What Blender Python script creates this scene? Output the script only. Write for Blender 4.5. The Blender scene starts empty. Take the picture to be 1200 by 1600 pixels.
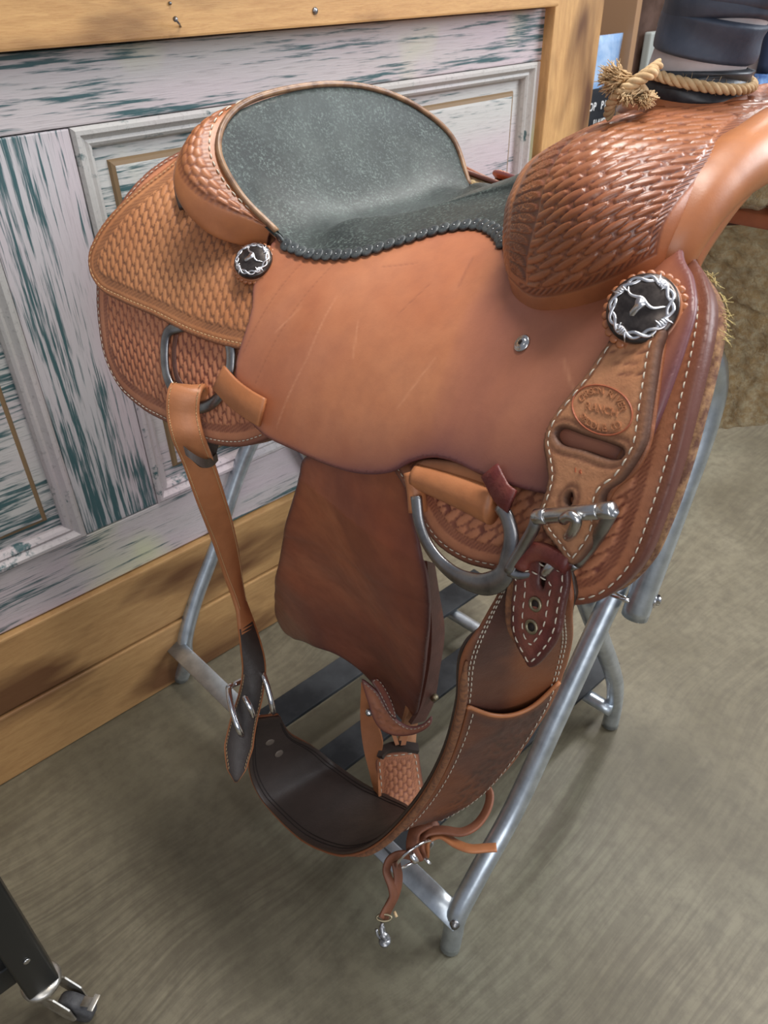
import bpy, bmesh, math, random
import numpy as np
from mathutils import Matrix, Vector
from mathutils.geometry import delaunay_2d_cdt

rng = np.random.default_rng(7)
random.seed(7)
scene = bpy.context.scene

# ------------------------------------------------------------------ camera
FPX = 1182.0                                   # focal length in pixels of the 1200x1600 frame
_D = np.array([30, 1600, FPX]); _D = _D / np.linalg.norm(_D)
_X = np.array([1650, -905, FPX]); _X = _X - _D * (_X @ _D); _X = _X / np.linalg.norm(_X)
_Z = -_D; _Y = np.cross(_Z, _X)
RM = np.array([_X, _Y, _Z])                    # world = RM @ cam (x right, y down, z forward)
CAM = np.array([0.0, 0.0, 1.12])
cd = bpy.data.cameras.new('camera'); cam = bpy.data.objects.new('camera', cd)
scene.collection.objects.link(cam); scene.camera = cam
cd.sensor_fit = 'VERTICAL'; cd.sensor_height = 36.0; cd.sensor_width = 27.0
cd.lens = FPX / 1600 * 36.0
cd.clip_start = 0.02
cx, cy, cz = RM[:, 0], -RM[:, 1], -RM[:, 2]
cam.matrix_world = Matrix(((cx[0], cy[0], cz[0], CAM[0]), (cx[1], cy[1], cz[1], CAM[1]), (cx[2], cy[2], cz[2], CAM[2]), (0, 0, 0, 1)))
cd.dof.use_dof = True; cd.dof.focus_distance = 0.62; cd.dof.aperture_fstop = 20.0

# ------------------------------------------------------------------ world, lights, exposure
w = bpy.data.worlds.new('world'); scene.world = w; w.use_nodes = True
w.node_tree.nodes['Background'].inputs[0].default_value = (0.80, 0.86, 1.0, 1)
w.node_tree.nodes['Background'].inputs[1].default_value = 0.27
scene.view_settings.view_transform = 'Standard'; scene.view_settings.look = 'None'
scene.view_settings.gamma = 1.0; scene.view_settings.use_curve_mapping = False
scene.view_settings.exposure = 0.12

def area(name, loc, target, sx, sy, power, color):
    l = bpy.data.lights.new(name, 'AREA'); l.shape = 'RECTANGLE'; l.size = sx; l.size_y = sy
    l.energy = power; l.color = color
    o = bpy.data.objects.new(name, l); scene.collection.objects.link(o); o.location = loc
    o.rotation_euler = (Vector(target) - Vector(loc)).to_track_quat('-Z', 'Y').to_euler()
    return o
# daylight through the shop window on the right, two rows of ceiling tubes
area('window_daylight', (3.0, -1.2, 2.2), (0.7, 0.5, 0.7), 1.5, 1.5, 85, (0.90, 0.95, 1.0))
area('ceiling_tube', (0.75, 0.10, 2.75), (0.75, 0.10, 0), 0.25, 1.5, 46, (1.0, 0.97, 0.92))
area('ceiling_tube', (2.3, .95, 2.7), (2.2, .95, 0), 0.25, 1.3, 40, (1.0, 0.98, 0.95))
area('fill_behind', (-1.1, -2.0, 1.5), (0.6, 0.5, 0.7), 1.8, 1.2, 20, (0.95, 0.97, 1.0))  # added low fill behind the camera, brightens the near side and the fleece
area('ceiling_tube', (-1.5, -1.2, 2.75), (-1.5, -1.2, 0), 0.3, 1.5, 12, (1.0, 0.96, 0.90))

# ------------------------------------------------------------------ geometry helpers
O = np.array([.575, .5, 0.]); FW = np.array([.082, -.9966, 0]); FW = FW / np.linalg.norm(FW)
RR = np.array([-FW[1], FW[0], 0])              # saddle frame: u forward, v to the near (left) side, z up

def fromS(u, v, z):
    u, v, z = np.broadcast_arrays(np.asarray(u, float), np.asarray(v, float), np.asarray(z, float))
    return O + u[..., None] * FW - v[..., None] * RR + z[..., None] * np.array([0, 0, 1.])
def toS(p):
    p = np.asarray(p, float) - O
    return np.array([p @ FW, -(p @ RR), p[2]])
def ray(u, v):
    return RM @ np.array([u - 600, v - 800, FPX])
def at_z(px, z):
    d = ray(*px); return CAM + d * ((z - CAM[2]) / d[2])
def at_y(px, y):
    d = ray(*px); return CAM + d * (y / d[1])
def at_x(px, x):
    d = ray(*px); return CAM + d * (x / d[0])
def at_d(px, dist):
    d = ray(*px); return CAM + d / np.linalg.norm(d) * dist
def prj(P):
    c = (P - CAM) @ RM
    return np.stack([600 + FPX * c[..., 0] / c[..., 2], 800 + FPX * c[..., 1] / c[..., 2]], -1)
def inv(S, pxs, A, B, n=140, off=0):
    """chart coordinates of the points of surface S seen at the given pixels"""
    a, b = np.meshgrid(np.linspace(*A, n), np.linspace(*B, n), indexing='ij')
    g = prj(S(a, b, off)); out = []
    for p in pxs:
        p = np.array(p, float)
        d = ((g - p) ** 2).sum(-1); k = np.unravel_index(d.argmin(), d.shape)
        x = np.array([a[k], b[k]])
        for _ in range(10):
            e = 1e-4
            q = prj(S(np.array([x[0], x[0] + e, x[0]]), np.array([x[1], x[1], x[1] + e]), off))
            J = np.stack([(q[1] - q[0]) / e, (q[2] - q[0]) / e], -1)
            try: st = np.linalg.solve(J, p - q[0])
            except Exception: break
            x = x + np.clip(st, -.03, .03)
        out.append(x)
    return np.array(out)

def herm(xs, ys):
    xs = np.array(xs, float); ys = np.array(ys, float); m = np.gradient(ys, xs, axis=0)
    def f(x):
        x = np.asarray(x, float); i = np.clip(np.searchsorted(xs, x) - 1, 0, len(xs) - 2)
        h = xs[i + 1] - xs[i]; t = (x - xs[i]) / h
        if ys.ndim > 1: h = h[..., None]; t = t[..., None]
        return (2*t**3-3*t**2+1)*ys[i]+(t**3-2*t**2+t)*h*m[i]+(-2*t**3+3*t**2)*ys[i+1]+(t**3-t**2)*h*m[i+1]
    return f
def spline(P, n=None, step=None, closed=False):
    """Catmull-Rom through P, resampled evenly"""
    P = np.array(P, float)
    if closed: Q = np.vstack([P[-2:], P, P[:3]])
    else: Q = P
    d = np.concatenate([[0], np.cumsum(np.sqrt(np.linalg.norm(np.diff(Q, axis=0), axis=1)) + 1e-9)])
    f = herm(d, Q)
    t0, t1 = (d[2], d[2 + len(P)]) if closed else (d[0], d[-1])
    T = f(np.linspace(t0, t1, 40 * len(P)))
    L = np.concatenate([[0], np.cumsum(np.linalg.norm(np.diff(T, axis=0), axis=1))])
    if n is None: n = max(3, int(round(L[-1] / step)) + 1)
    s = np.linspace(0, L[-1], n)
    R = np.stack([np.interp(s, L, T[:, k]) for k in range(T.shape[1])], -1)
    return R[:-1] if closed else R

def surf(fn, flip=1, e=4e-4):
    def S(a, b, off=0):
        a = np.asarray(a, float); b = np.asarray(b, float)
        P = fn(a, b)
        if np.isscalar(off) and off == 0: return P
        da = fn(a + e, b) - fn(a - e, b); db = fn(a, b + e) - fn(a, b - e)
        n = np.cross(da, db); n = n / (np.linalg.norm(n, axis=-1, keepdims=True) + 1e-12) * flip
        return P + n * np.asarray(off)[..., None]
    S.fn = fn; S.flip = flip
    return S
def snormal(S, a, b):
    n = S(np.array([a]), np.array([b]), 1.0)[0] - S(np.array([a]), np.array([b]), 0)[0]
    return n / np.linalg.norm(n)

def vnoise(x, y, z=0, seed=0):
    """smooth value noise in [0,1]"""
    x = np.asarray(x, float); y = np.asarray(y, float); z = np.zeros_like(x) + z
    xi, yi, zi = np.floor(x).astype(np.int64), np.floor(y).astype(np.int64), np.floor(z).astype(np.int64)
    fx, fy, fz = x - xi, y - yi, z - zi
    fx, fy, fz = [t * t * (3 - 2 * t) for t in (fx, fy, fz)]
    def hsh(i, j, k):
        n = (i * 73856093) ^ (j * 19349663) ^ (k * 83492791) ^ (seed * 2654435761)
        n = (n ^ (n >> 13)) * 1274126177 & 0x7fffffff
        n = (n ^ (n >> 16)) & 0xffff
        return n / 65535.0
    r = 0
    for i, wx in ((0, 1 - fx), (1, fx)):
        for j, wy in ((0, 1 - fy), (1, fy)):
            for k, wz in ((0, 1 - fz), (1, fz)):
                r = r + wx * wy * wz * hsh(xi + i, yi + j, zi + k)
    return r
def sstep(a, b, x):
    t = np.clip((x - a) / (b - a), 0, 1); return t * t * (3 - 2 * t)

# ------------------------------------------------------------------ object helpers
def link(o, parent=None):
    scene.collection.objects.link(o)
    if parent is not None:
        o.parent = parent
        o.matrix_parent_inverse = parent.matrix_world.inverted() if parent.type != 'EMPTY' else Matrix.Translation(-Vector(parent['_loc']))
    return o
def mesh_obj(name, V, Fc, mat, parent=None, smooth=True, tone=None):
    me = bpy.data.meshes.new(name)
    V = np.asarray(V, float)
    me.from_pydata(V.tolist() if len(V) < 200000 else V, [], Fc if isinstance(Fc, list) else Fc.tolist())
    me.polygons.foreach_set('use_smooth', [smooth] * len(me.polygons))
    if mat is not None: me.materials.append(mat)
    if tone is not None:
        at = me.color_attributes.new('tone', 'FLOAT_COLOR', 'POINT')
        at.data.foreach_set('color', np.asarray(tone, np.float32).ravel())
    me.update()
    o = bpy.data.objects.new(name, me)
    return link(o, parent)
def thing(name, label, cat, loc, group=None):
    o = bpy.data.objects.new(name, None); scene.collection.objects.link(o)
    o.location = loc; o['_loc'] = [float(x) for x in loc]; o.empty_display_size = .05
    o['label'] = label; o['category'] = cat
    if group: o['group'] = group
    return o
def tag(o, label, cat, group=None):
    o['label'] = label; o['category'] = cat
    if group: o['group'] = group
    return o
def structure(o): o['kind'] = 'structure'; return o
def stuff(o): o['kind'] = 'stuff'; return o
def part_label(o, s): o['label'] = s; return o

class MB:
    """mesh builder"""
    def __init__(s): s.V = []; s.F = []; s.n = 0
    def add(s, V, Fc):
        V = np.asarray(V, float).reshape(-1, 3)
        s.V.append(V); s.F += [tuple(int(i) + s.n for i in f) for f in Fc]; s.n += len(V)
    def box(s, c, h, ax=None, bev=0.0):
        c = np.array(c, float); ax = np.eye(3) if ax is None else np.array(ax, float)
        h = np.array(h, float); bev = min(bev, h.min() * .9)
        if bev <= 0:
            V = [c + ax.T @ (h * np.array(k)) for k in [(-1,-1,-1),(1,-1,-1),(1,1,-1),(-1,1,-1),(-1,-1,1),(1,-1,1),(1,1,1),(-1,1,1)]]
            s.add(V, [(0,3,2,1),(4,5,6,7),(0,1,5,4),(1,2,6,5),(2,3,7,6),(3,0,4,7)]); return
        bm = bmesh.new(); bmesh.ops.create_cube(bm, size=2)
        for v in bm.verts: v.co = Vector(h * np.array(v.co))
        bmesh.ops.bevel(bm, geom=bm.edges[:], offset=bev, segments=2, affect='EDGES', profile=.6)
        bm.verts.ensure_lookup_table()
        V = [c + ax.T @ np.array(v.co) for v in bm.verts]
        s.add(V, [[v.index for v in f.verts] for f in bm.faces]); bm.free()
    def tube(s, P, r, n=12, up=None, caps=True, closed=False, r2=None, twist=0):
        """round or elliptical tube along points; r across 'up', r2 along 'up'"""
        P = np.array(P, float); m = len(P)
        T = np.gradient(P, axis=0) if not closed else np.roll(P, -1, 0) - np.roll(P, 1, 0)
        T = T / (np.linalg.norm(T, axis=1, keepdims=True) + 1e-12)
        R = np.broadcast_to(np.asarray(r, float), (m,)); Q = R if r2 is None else np.broadcast_to(np.asarray(r2, float), (m,))
        if up is None:
            ref = np.array([0, 0, 1.]) if abs(T[0][2]) < .9 else np.array([1., 0, 0])
            N = [np.cross(T[0], ref)]; N[0] /= np.linalg.norm(N[0])
            for i in range(1, m):
                v = N[-1] - T[i] * (N[-1] @ T[i]); N.append(v / np.linalg.norm(v))
            N = np.array(N); U = np.cross(T, N)
        else:
            U = np.broadcast_to(np.array(up, float), (m, 3)); U = U - T * (U * T).sum(1, keepdims=True)
            U = U / (np.linalg.norm(U, axis=1, keepdims=True) + 1e-12); N = np.cross(U, T)
        th = np.linspace(0, 2 * math.pi, n, endpoint=False)
        V = P[:, None] + (np.cos(th)[None, :, None] * N[:, None] * R[:, None, None] + np.sin(th)[None, :, None] * U[:, None] * Q[:, None, None])
        Fc = []
        mm = m if closed else m - 1
        for i in range(mm):
            j = (i + 1) % m
            for k in range(n):
                Fc.append((i*n+k, i*n+(k+1) % n, j*n+(k+1) % n, j*n+k))
        if caps and not closed:
            Fc.append(tuple(range(n))[::-1]); Fc.append(tuple((m-1)*n+k for k in range(n)))
        s.add(V.reshape(-1, 3), Fc)
    def lathe(s, c, axis, prof, n=24, ref=None):
        """prof: list of (radius, height along axis)"""
        axis = np.array(axis, float); axis /= np.linalg.norm(axis)
        ref = np.array([0, 0, 1.]) if ref is None else np.array(ref, float)
        if abs(axis @ ref) > .95: ref = np.array([1., 0, 0])
        a = np.cross(ref, axis); a /= np.linalg.norm(a); b = np.cross(axis, a)
        th = np.linspace(0, 2*math.pi, n, endpoint=False); V = []
        for r, h in prof: V.append(np.array(c) + axis*h + r*(np.cos(th)[:, None]*a + np.sin(th)[:, None]*b))
        Fc = []
        for i in range(len(prof)-1):
            for k in range(n): Fc.append((i*n+k, i*n+(k+1) % n, (i+1)*n+(k+1) % n, (i+1)*n+k))
        Fc.append(tuple(range(n))[::-1]); Fc.append(tuple((len(prof)-1)*n+k for k in range(n)))
        s.add(np.vstack(V), Fc)
    def strap(s, P, W, width, th, lo=1):
        """rectangular rounded strap along P; W = width direction(s)"""
        P = np.array(P, float); m = len(P); T = np.gradient(P, axis=0); T /= np.linalg.norm(T, axis=1, keepdims=True) + 1e-12
        W = np.broadcast_to(np.array(W, float), (m, 3)); W = W - T*(W*T).sum(1, keepdims=True); W = W/(np.linalg.norm(W, axis=1, keepdims=True)+1e-12)
        N = np.cross(T, W); wd = np.broadcast_to(np.asarray(width, float), (m,))/2; t = th/2; b = min(t*.8, .0012)
        sec = [(-1, -t+b, 0), (-1, t-b, 0), (-1, t, b), (1, t, b), (1, t-b, 0), (1, -t+b, 0), (1, -t, b), (-1, -t, b)]
        V = np.zeros((m, 8, 3))
        for k, (sg, y, ins) in enumerate(sec): V[:, k] = P + W*(sg*(wd-ins))[:, None] + N*y
        Fc = []
        for i in range(m-1):
            for k in range(8): Fc.append((i*8+k, i*8+(k+1) % 8, (i+1)*8+(k+1) % 8, (i+1)*8+k))
        Fc.append(tuple(range(8))[::-1]); Fc.append(tuple((m-1)*8+k for k in range(8)))
        s.add(V.reshape(-1, 3), Fc)
    def build(s, name, mat, parent=None, smooth=True):
        return mesh_obj(name, np.vstack(s.V), s.F, mat, parent, smooth)

def smooth_angle(o, deg=40):
    me = o.data
    bm = bmesh.new(); bm.from_mesh(me)
    for e in bm.edges:
        if len(e.link_faces) == 2 and e.calc_face_angle(0) > math.radians(deg): e.smooth = False
    bm.to_mesh(me); bm.free()
    return o

def seg_dist(P, C, chunk=4000):
    A = C; B = np.roll(C, -1, 0); d = B - A; L = (d**2).sum(1) + 1e-16; out = np.empty(len(P))
    for i in range(0, len(P), chunk):
        p = P[i:i+chunk][:, None]; t = np.clip(((p - A)*d).sum(2)/L, 0, 1)
        out[i:i+chunk] = np.sqrt((((A + t[..., None]*d) - p)**2).sum(2).min(1))
    return out
def inside(P, C):
    x, y = P[:, 0], P[:, 1]; r = np.zeros(len(P), bool); n = len(C)
    for i in range(n):
        a = C[i]; b = C[(i+1) % n]
        c = ((a[1] > y) != (b[1] > y))
        if c.any():
            xx = (b[0]-a[0])*(y-a[1])/(b[1]-a[1]+1e-15)+a[0]; r ^= c & (x < xx)
    return r

def patch(name, S, outline, mat, parent, h=.004, thick=.004, off=0., rnd=.0015, holes=(), relief=None, edge_w=.004, back=True):
    """a piece of sheet leather: outline in chart coordinates of S, with thickness, rounded edge and relief"""
    C = np.array(outline); area2 = (C[:, 0]*np.roll(C[:, 1], -1) - np.roll(C[:, 0], -1)*C[:, 1]).sum()
    if area2 < 0: C = C[::-1]
    C = np.array(C)
    lo, hi = C.min(0), C.max(0)
    gx, gy = np.meshgrid(np.arange(lo[0], hi[0], h), np.arange(lo[1], hi[1], h*.866), indexing='ij')
    gx = gx + (np.arange(gx.shape[1]) % 2)[None]*h/2
    G = np.stack([gx.ravel(), gy.ravel()], -1)
    G = G[inside(G, C)]
    Hs = [np.array(x) for x in holes]
    dd = seg_dist(G, C)
    for x in Hs: dd = np.where(inside(G, x), -1, np.minimum(dd, seg_dist(G, x)))
    G = G[dd > h*.45]
    # a ring of points just inside the border carries the rounding
    def ring(K, r, sgn):
        t = np.roll(K, -1, 0) - np.roll(K, 1, 0); t /= np.linalg.norm(t, axis=1, keepdims=True)+1e-12
        return K + sgn*np.stack([-t[:, 1], t[:, 0]], -1)*r
    extra = []
    if rnd > 0 and h > rnd*.8: extra = [ring(C, rnd*.4, 1)]
    pts = np.vstack([C] + Hs + extra + [G])
    nC = len(C)
    faces = [list(range(nC))]; edges = []; k = nC
    for x in Hs:
        edges += [(k+i, k+(i+1) % len(x)) for i in range(len(x))]; k += len(x)
    r = delaunay_2d_cdt([Vector(p) for p in pts], edges, faces, 1, 1e-7)
    P = np.array([tuple(p) for p in r[0]]); T = np.array([f for f in r[2] if len(f) == 3])
    for x in Hs:
        cen = P[T].mean(1); T = T[~inside(cen, x)]
    used = np.unique(T); mp = -np.ones(len(P), int); mp[used] = np.arange(len(used)); P = P[used]; T = mp[T]
    d = seg_dist(P, C)
    for x in Hs: d = np.minimum(d, seg_dist(P, x))
    hh = np.zeros(len(P)); tone = np.zeros((len(P), 4)); tone[:, 3] = 1
    tone[:, 1] = np.exp(-(d/edge_w)**1.5)
    if relief is not None:
        rr = relief(P[:, 0], P[:, 1], d); hh = rr[0]; tone[:, 0] = rr[1]
        if len(rr) > 2: tone[:, 2] = rr[2]
        if len(rr) > 3: tone[:, 3] = 1-rr[3]
    q = np.clip(1 - d/max(rnd, 1e-6), 0, 1) if rnd > 0 else np.zeros(len(P))
    rr_ = rnd*(1-np.sqrt(np.maximum(0, 1-q*q)))
    Vf = S(P[:, 0], P[:, 1], off + hh - rr_)
    # orientation: faces must look along +normal
    a, b, c = Vf[T[:, 0]], Vf[T[:, 1]], Vf[T[:, 2]]
    nrm = np.cross(b-a, c-a).sum(0)
    e = S(P[:, 0], P[:, 1], off + .01) - S(P[:, 0], P[:, 1], off)
    fn = np.cross(b-a, c-a); sgn = np.sign((fn*e[T[:, 0]]).sum())
    if sgn < 0: T = T[:, ::-1]
    Vb = S(P[:, 0], P[:, 1], off - thick + rr_*.6)
    n = len(P)
    E = np.vstack([T[:, [0, 1]], T[:, [1, 2]], T[:, [2, 0]]])
    key = np.sort(E, 1); _, idx, cnt = np.unique(key[:, 0]*n+key[:, 1], return_index=True, return_counts=True)
    B = E[idx[cnt == 1]]
    F1 = T.tolist()
    if back:
        V = np.vstack([Vf, Vb]); F1 += (T[:, ::-1]+n).tolist()
        F1 += np.stack([B[:, 1], B[:, 0], B[:, 0]+n, B[:, 1]+n], -1).tolist()
        tone = np.vstack([tone, tone]); tone[n:, 0] = .0
    else: V = Vf
    return mesh_obj(name, V, F1, mat, parent, True, tone)

def inset(C, d, i0=0., i1=1., closed=True, step=.002):
    """a line running d inside a closed chart outline, between fractions i0 and i1"""
    C = np.array(C); area2 = (C[:, 0]*np.roll(C[:, 1], -1) - np.roll(C[:, 0], -1)*C[:, 1]).sum()
    sg = 1 if area2 > 0 else -1
    t = np.roll(C, -2, 0) - np.roll(C, 2, 0); t /= np.linalg.norm(t, axis=1, keepdims=True)+1e-12
    K = C + sg*np.stack([-t[:, 1], t[:, 0]], -1)*d
    ok = seg_dist(K, C) > d*.93
    n = len(C); idx = (np.arange(int(i0*n), int(i1*n))) % n
    return np.array([K[i] for i in idx if ok[i]])
def stitches(name, S, line, mat, parent, off, L=.0042, gap=.0022, r=.00055):
    """short thread loops sitting on the surface along a chart line"""
    Lc = np.concatenate([[0], np.cumsum(np.linalg.norm(np.diff(line, axis=0), axis=1))])
    mb = MB(); s = 0.0
    c0 = []; c1 = []
    while s + L < Lc[-1]:
        j = np.searchsorted(Lc, s)
        if j < len(Lc) and Lc[min(j+1, len(Lc)-1)] - Lc[max(j-1, 0)] < .012:
            c0.append([np.interp(s, Lc, line[:, 0]), np.interp(s, Lc, line[:, 1])])
            c1.append([np.interp(s+L, Lc, line[:, 0]), np.interp(s+L, Lc, line[:, 1])])
        s += L + gap
    if not c0: return None
    c0 = np.array(c0); c1 = np.array(c1); ts = (0, .15, .5, .85, 1); hs = (-.2, .7, 1.0, .7, -.2); rs = (.35, .9, 1, .9, .35)
    rows = []
    for t, hgt in zip(ts, hs):
        c = c0*(1-t)+c1*t; rows.append(S(c[:, 0], c[:, 1], off + hgt*r))
    c = (c0+c1)/2; nn = S(c[:, 0], c[:, 1], off+.01) - S(c[:, 0], c[:, 1], off); nn /= np.linalg.norm(nn, axis=1, keepdims=True)
    tt = rows[-1]-rows[0]; tt /= np.linalg.norm(tt, axis=1, keepdims=True); ww = np.cross(nn, tt)
    for i in range(len(c0)):
        V = []; 
        for k in range(5):
            p = rows[k][i]
            for an in (0, math.pi/2, math.pi, 3*math.pi/2):
                V.append(p + rs[k]*r*(math.cos(an)*ww[i] + math.sin(an)*nn[i]*.8))
        Fc = [(3, 2, 1, 0), (16, 17, 18, 19)]
        for k in range(4):
            for a in range(4): Fc.append((k*4+a, k*4+(a+1) % 4, k*4+4+(a+1) % 4, k*4+4+a))
        mb.add(V, Fc)
    return stuff(mb.build(name, mat, parent))

def basket(p, q, L, H, lens=.5):
    """raised basket-weave stamping: height and recess masks in [0,1]"""
    r = np.floor(q/H); x = p/L + .5*(np.mod(r, 2)); fx = x - np.floor(x) - .5; fy = q/H - r - .5
    f2 = fy + .17*fx                                                    # the strands lean, as woven ones do
    half = .50 - .34*np.clip((np.abs(fx)-.20)/.23, 0, 1)*lens*2*.8
    core = (1-np.clip(np.abs(f2)/half, 0, 1)**4)*(1-sstep(.40, .43, np.abs(fx)))
    hgt = core*(.80+.30*np.cos(fx*math.pi*1.15)) + .16*fx*np.sign(fx)*0
    hatch = (.5+.5*np.cos(fx*95))*(1-sstep(.0, .1, core))*sstep(.36, .40, np.abs(fx))
    return hgt + hatch*.12, np.clip(1 - sstep(.05, .55, core) - hatch*.35, 0, 1)

# ------------------------------------------------------------------ materials
def nodes(name):
    m = bpy.data.materials.new(name); m.use_nodes = True; nt = m.node_tree
    return m, nt, nt.nodes['Principled BSDF']
def N(nt, t, **kw):
    n = nt.nodes.new(t)
    for k, v in kw.items():
        if k.startswith('i_'):
            key = k[2:]; key = int(key) if key.isdigit() else key.replace('_', ' ')
            n.inputs[key].default_value = v
        else: setattr(n, k, v)
    return n
def mixc(nt, f, a, b, blend='MIX'):
    n = nt.nodes.new('ShaderNodeMix'); n.data_type = 'RGBA'; n.blend_type = blend
    for i, x in ((0, f), (6, a), (7, b)):
        if isinstance(x, (int, float)): n.inputs[i].default_value = x
        elif isinstance(x, tuple): n.inputs[i].default_value = (*x, 1) if len(x) == 3 else x
        else: nt.links.new(x, n.inputs[i])
    return n.outputs[2]
def ramp(nt, src, stops):
    n = nt.nodes.new('ShaderNodeValToRGB'); els = n.color_ramp.elements
    while len(els) < len(stops): els.new(.5)
    for e, (p, c) in zip(els, stops):
        e.position = p; e.color = (c, c, c, 1) if isinstance(c, (int, float)) else (*c, 1)
    nt.links.new(src, n.inputs[0]); return n.outputs[0]
def mth(nt, op, a, b=None):
    n = nt.nodes.new('ShaderNodeMath'); n.operation = op
    for i, x in ((0, a), (1, b)):
        if x is None: continue
        if isinstance(x, (int, float)): n.inputs[i].default_value = x
        else: nt.links.new(x, n.inputs[i])
    return n.outputs[0]
def noise(nt, scale, detail=4, rough=.55, vec=None, dist=0.):
    n = N(nt, 'ShaderNodeTexNoise'); n.inputs['Scale'].default_value = scale; n.inputs['Detail'].default_value = detail
    n.inputs['Roughness'].default_value = rough; n.inputs['Distortion'].default_value = dist
    if vec is not None: nt.links.new(vec, n.inputs['Vector'])
    return n.outputs['Fac']
def coords(nt, scale=(1, 1, 1), rot=(0, 0, 0)):
    g = N(nt, 'ShaderNodeNewGeometry'); m = N(nt, 'ShaderNodeMapping')
    m.inputs['Scale'].default_value = scale; m.inputs['Rotation'].default_value = rot
    nt.links.new(g.outputs['Position'], m.inputs['Vector']); return m.outputs[0]
def bump(nt, b, h, strength=.3, dist=.001):
    n = N(nt, 'ShaderNodeBump'); n.inputs['Strength'].default_value = strength; n.inputs['Distance'].default_value = dist
    nt.links.new(h, n.inputs['Height']); nt.links.new(n.outputs[0], b.inputs['Normal'])

def leather(name, base, light, dark, edge, rough=.45, blotch=None, grain=900, bstr=.25, spec=.5, coat=.0, bl_scale=9):
    m, nt, b = nodes(name)
    v = coords(nt)
    n1 = noise(nt, bl_scale, 5, .6, v, .4); n2 = noise(nt, 60, 4, .6, v)
    c = mixc(nt, ramp(nt, n1, [(.35, 0.), (.68, 1.)]), base, light)
    if blotch is not None:
        n3 = noise(nt, bl_scale*.6, 3, .5, coords(nt, (1, 1.3, .8), (.3, .5, 1.)), .6)
        c = mixc(nt, ramp(nt, n3, [(.48, 0.), (.66, .85)]), c, blotch)
    c = mixc(nt, mth(nt, 'MULTIPLY', ramp(nt, n2, [(.4, 0.), (.7, 1.)]), .22), c, dark)
    a = N(nt, 'ShaderNodeAttribute', attribute_name='tone'); s = N(nt, 'ShaderNodeSeparateColor'); nt.links.new(a.outputs['Color'], s.inputs[0])
    c = mixc(nt, mth(nt, 'MULTIPLY', s.outputs[0], .95), c, dark)
    c = mixc(nt, s.outputs[2], c, edge)
    c = mixc(nt, mth(nt, 'MULTIPLY', s.outputs[1], .9), c, edge)
    c = mixc(nt, mth(nt, 'SUBTRACT', 1.0, a.outputs['Alpha']), c, tuple(min(.8, x*1.5+.06) for x in light))
    nt.links.new(c, b.inputs['Base Color'])
    r = mth(nt, 'ADD', mth(nt, 'MULTIPLY', n2, .22), rough-.11); nt.links.new(r, b.inputs['Roughness'])
    b.inputs['Specular IOR Level'].default_value = spec; b.inputs['Coat Weight'].default_value = coat; b.inputs['Coat Roughness'].default_value = .28
    g = noise(nt, grain, 3, .6, v); g2 = noise(nt, 160, 3, .6, v)
    bump(nt, b, mth(nt, 'ADD', g, mth(nt, 'MULTIPLY', g2, 1.5)), bstr, .0006)
    return m
def plain(name, col, rough=.5, metal=0., nscale=None, ncol=None, bstr=0., bsc=300, spec=.5):
    m, nt, b = nodes(name); b.inputs['Base Color'].default_value = (*col, 1); b.inputs['Roughness'].default_value = rough
    b.inputs['Metallic'].default_value = metal; b.inputs['Specular IOR Level'].default_value = spec
    if nscale:
        nt.links.new(mixc(nt, ramp(nt, noise(nt, nscale, 5, .6, coords(nt)), [(.4, 0.), (.65, 1.)]), col, ncol), b.inputs['Base Color'])
    if bstr: bump(nt, b, noise(nt, bsc, 4, .6, coords(nt)), bstr, .001)
    return m

M = {}
M['swell'] = leather('leather_swell', (.38, .125, .048), (.50, .19, .075), (.095, .026, .018), (.22, .07, .04), .36, None, 900, .15, .5, .35)
M['roll'] = leather('leather_roll', (.38, .13, .046), (.50, .195, .075), (.20, .065, .03), (.16, .06, .045), .42, None, 900, .1, .5, .15)
M['jockey'] = leather('leather_seat_jockey', (.43, .145, .066), (.55, .225, .112), (.26, .09, .05), (.13, .045, .055), .42, (.40, .15, .10), 800, .12, .5, .15, 7)
M['tan'] = leather('leather_tan_tooled', (.47, .185, .075), (.58, .26, .115), (.20, .085, .045), (.20, .07, .035), .48, None, 800, .2, .45)
M['skirt'] = leather('leather_skirt_tooled', (.52, .19, .09), (.64, .28, .15), (.20, .06, .04), (.085, .03, .028), .44, None, 800, .2, .45)
M['plate'] = leather('leather_rigging', (.50, .215, .10), (.60, .30, .155), (.20, .075, .045), (.06, .028, .022), .55, None, 700, .35, .4)
M['fender'] = leather('leather_fender', (.40, .108, .050), (.50, .17, .082), (.13, .035, .025), (.09, .03, .03), .42, (.27, .08, .045), 900, .15, .5, .1, 10)
M['maroon'] = leather('leather_latigo', (.12, .018, .016), (.20, .045, .034), (.07, .012, .012), (.07, .02, .016), .45, (.25, .08, .05), 500, .6, .5, .1, 30)
M['darkbrown'] = leather('leather_cinch', (.085, .036, .028), (.15, .064, .048), (.045, .022, .018), (.27, .09, .035), .5, (.24, .075, .03), 500, .5, .5, 0., 11)
M['cinch_in'] = leather('leather_cinch_lining', (.045, .033, .028), (.065, .047, .04), (.02, .015, .013), (.05, .03, .022), .45, None, 500, .3, .45)
M['strap'] = leather('leather_strap', (.42, .15, .055), (.52, .21, .09), (.2, .07, .03), (.10, .045, .03), .45, None, 700, .2)
M['lace'] = leather('leather_lace', (.17, .06, .03), (.27, .10, .052), (.11, .035, .02), (.1, .04, .03), .55, None, 700, .4)
M['rough_edge'] = plain('rough_leather_edge', (.30, .13, .06), .85, 0, 200, (.16, .07, .04), .5)
M['rim'] = plain('fuzzy_dark_leather_rim', (.13, .055, .035), .9, 0, 150, (.34, .19, .09), .6)
M['thread'] = plain('white_thread', (.62, .55, .44), .7)
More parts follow.
